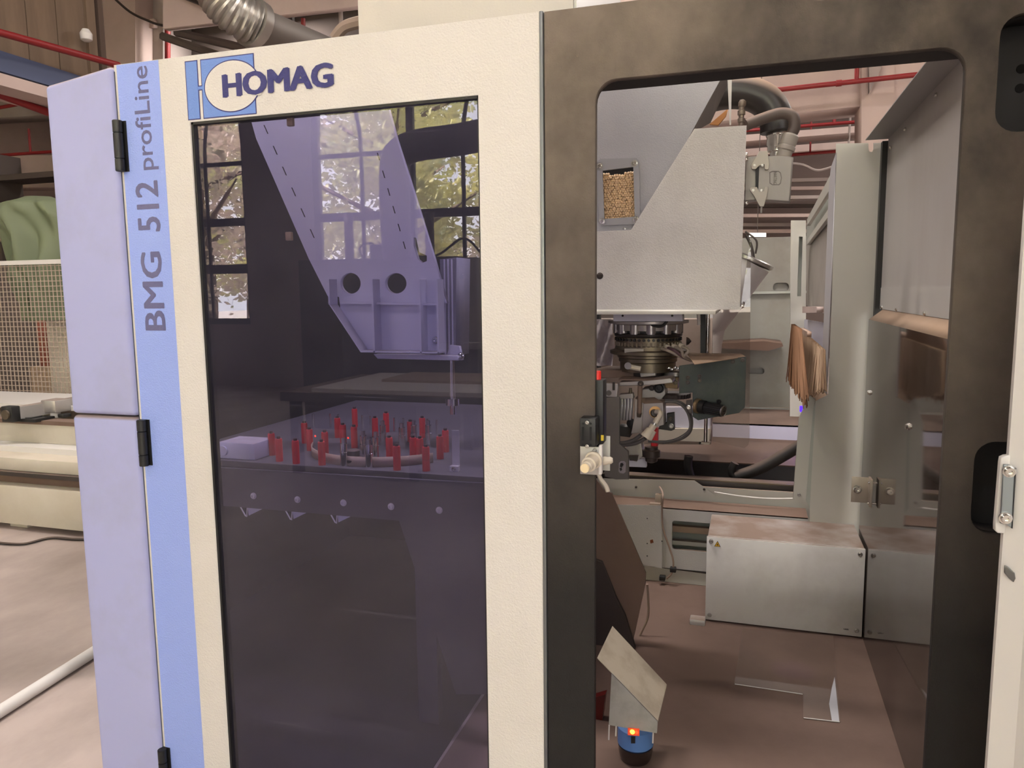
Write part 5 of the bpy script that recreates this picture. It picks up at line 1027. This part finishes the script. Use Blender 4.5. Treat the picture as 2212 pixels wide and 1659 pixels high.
link('carriage_block', pz([(950, 560), (986, 556), (984, 770), (958, 768)], .95, th=.15), mat('carriage_grey', (.22, .22, .26), .5), rb_)
for x in (958, 966, 974): link('carriage_rib', pz([(x, 560), (x+3, 560), (x+6, 766), (x+3, 766)], .945, th=.006), paintl, rb_)
link('carriage_foot', pz([(972, 745), (992, 748), (998, 778), (962, 778)], .93, th=.02), paintl, rb_)
screw(P(996, 769, Y=.92), .011, rb_)
# tool table
tt = thing('tool_table', V(-1.3, .8, 0), 'dark flat tool table behind the tinted window carrying red sleeves', 'table')
ZT = P(750, 1012, Y=.45).z
link('table_plate', box(-2.1, -.72, .45, 1.95, ZT-.02, ZT, .002), mat('table_lilac_grey', (.09, .082, .09), .5), tt)
link('front_apron', box(-2.1, -.72, .455, .47, ZT-.09, ZT-.021), mat('apron_dark', (.035, .032, .045), .5), tt)
for x in (-1.66, -.78):
    for y in (1.85,): link('leg', box(x-.03, x+.03, y-.03, y+.03, 0, ZT-.02), blackm, tt)
arc = []
for k in range(25):
    a = math.radians(200+k*5.2); arc.append((P(870, 960, Z=ZT).x+.30*math.cos(a), P(870, 985, Z=ZT).y+.10+.30*math.sin(a)))
o_ = arc+[(x*1.0+.0, y+.004) for x, y in reversed(arc)]
bm_thing('curved_wood_band', plate(o_, ZT, .035, 'XY'), wood, 'curved plywood band standing on the tool table behind the tinted window', 'band')
reds = [(696, 1004), (604, 996), (640, 1001), (588, 983), (659, 957), (670, 973), (703, 980), (730, 945), (742, 962), (766, 967), (811, 945), (842, 994), (858, 1015), (887, 954), (893, 994), (908, 996), (921, 1017), (951, 991), (963, 976), (913, 945), (835, 933), (767, 922)]
hgt = pitch(858, 990, .55)*46; rr_ = pitch(858, 990, .55)*7.2
first = thing('tool_sleeve', P(696, 1004, Z=ZT), 'short red tool sleeve standing on the tool table behind the tinted window', 'sleeve', 'red sleeves on the tool table')
b_ = Vector(first['wl'])
link('sleeve_body', lathe([(rr_, 0), (rr_, hgt*.92), (rr_*.9, hgt)], b_, seg=18), redm, first)
link('sleeve_top', lathe([(rr_*.5, hgt), (rr_*.5, hgt*1.1)], b_, seg=12), dkmetal, first)
def clone(src, loc):
    c = src.copy(); col.objects.link(c); c.location = loc
    for ch in list(src.children):
        d = ch.copy(); col.objects.link(d); d.parent = c
    return c
for x, y in reds[1:]: clone(first, P(x, y, Z=ZT))
sil = thing('tool_holder', P(744, 1007, Z=ZT), 'silver tool holder standing among the red sleeves behind the tinted window', 'tool holder', 'silver tool holders on the tool table')
b_ = Vector(sil['wl'])
link('holder_body', lathe([(rr_*1.05, 0), (rr_*1.05, hgt*.6), (rr_*.95, hgt*.62), (rr_*.95, hgt*.98)], b_, seg=18), chrome, sil)
link('holder_shank', lathe([(rr_*.6, hgt*.98), (rr_*.6, hgt*1.2)], b_, seg=12), steel, sil)
for x, y in ((798, 1010), (786, 988), (813, 991), (828, 962), (926, 962), (869, 968), (895, 962)): clone(sil, P(x, y, Z=ZT))
pn = thing('locating_pin', P(660, 925, Z=ZT), 'thin bright upright pin at the back of the tool table', 'pin', 'thin pins at the back of the tool table')
b_ = Vector(pn['wl']); link('pin_rod', cyl(b_, b_+V(0, 0, hgt*.75), .005, seg=8), chrome, pn)
for x, y in ((678, 905), (714, 905), (732, 907), (783, 909), (801, 911), (853, 915), (872, 916), (924, 918), (944, 920)): clone(pn, P(x, y+18, Z=ZT))
q = P(765, 1003, Z=ZT); bm_thing('grinding_head', lathe([(.03, 0), (.034, .02), (.022, .03), (.022, .05), (.012, .055)], q), dkmetal, 'dark round tool head low among the silver tool holders', 'tool')
t = thing('white_bracket', P(982, 1017, Z=ZT), 'white upright bracket standing at the right end of the tool table', 'bracket')
q = P(985, 1016, Z=ZT)
link('upright', box(q.x-.013, q.x+.013, q.y, q.y+.004, ZT, ZT+P(985, 930, Y=q.y).z-P(985, 1016, Y=q.y).z), whitem, t)
link('foot', box(q.x-.015, q.x+.015, q.y-.02, q.y, ZT, ZT+.018), whitem, t); screw(V(q.x, q.y-.021, ZT+.009), .006, t)
bm_thing('silver_cup', lathe([(.012, -.035), (.012, 0), (.028, .002), (.028, .028), (.012, .03), (.010, P(978, 777, Y=.955).z-P(978, 876, Y=.955).z)], P(978, 876, Y=.955), seg=24), chrome, 'silver cup-shaped tool above the white bracket', 'tool')
t = thing('white_housing', P(507, 990, Z=ZT), 'white housing with a round port at the left end of the tool table', 'housing')
q = P(548, 996, Z=ZT); q2 = P(474, 990, Z=ZT)
link('housing_box', box(q2.x, q.x, q2.y, q2.y+.12, ZT, ZT+.062, .004), paintl, t)
link('round_port', cyl((q2.x+.02, q2.y-.006, ZT+.03), (q2.x+.02, q2.y, ZT+.03), .018, seg=24), mat('lilac_light', (0, 0, 0)), t)
for x, y in ((681, 942), (752, 946)): bm_thing('signal_light', lathe([(.004, 0), (.002, .003)], P(x, y, Y=.7), (0, -1, 0), 12), mat('red_glow', (0, 0, 0)), 'tiny glowing red light %s' % ('at the left of the red sleeves' if x < 700 else 'in the middle of the red sleeves'), 'light')
lbm = thing('front_crossbar', V(-1.2, .3, .5), 'dark lower cross bar with a row of five round bolts behind the tinted window', 'crossbar')
link('bar_plate', pz([(430, 1008), (1075, 1046), (1075, 1500), (985, 1500), (862, 1125), (430, 1088)], .31, th=.012), mat('bar_dark', (.055, .05, .065), .45), lbm)
link('bar_post', box(-1.0, -.93, .322, .36, 0, P(900, 1100, Y=.31).z), mat('bar_dark', (0, 0, 0)), lbm)
for x, y in ((548, 1071), (643, 1079), (742, 1086), (845, 1094), (949, 1102)):
    o = screw(P(x, y, Y=.307), .0085, lbm, whitem, name='bolt'); link('washer', lathe([(.0115, 0), (.0115, .002)], P(x, y, Y=.309), (0, -1, 0), 20), steel, o)
for x in (528, 625, 722):
    y = 1094+(x-528)*.075; pts = [P(x-9, y, Y=.34), P(x+2, y+20, Y=.34), P(x+5, y+22, Y=.34), P(x+6, y+2, Y=.34)]
    hk = link('hook', tube(pts, .0022, 6, 0), whitem, lbm)
    link('hook_web', pz([(x+7, y+3), (x+42, y+4), (x+9, y+20)], .345, th=.002), paintl, hk)
bm_thing('bay_dark_mat', plate([(-1.7, -.22), (-.86, -.22), (-.86, 1.975), (-2.185, 1.975), (-2.185, .35), (-1.7, -.05)], 0, .004, 'XY'), mat('mat_black', (.02, .018, .022), .35), 'black mat added to darken the bay floor behind the tinted window', 'mat')  # added black sheet that darkens the lit floor of the bay
vl = bpy.data.lights.new('added_violet_spot', 'SPOT'); vl.energy = 7; vl.color = (.5, .2, 1); vl.spot_size = math.radians(9); vl.spot_blend = .8; vl.shadow_soft_size = .01  # added spot, stands in for the LED reflection on the floor plate
vo = bpy.data.objects.new('added_violet_spot', vl); col.objects.link(vo); vo.location = (-.05, 1.0, 1.15); tgt = P(1715, 1450, Z=0); vo.rotation_euler = (tgt-vo.location).to_track_quat('-Z', 'Y').to_euler()
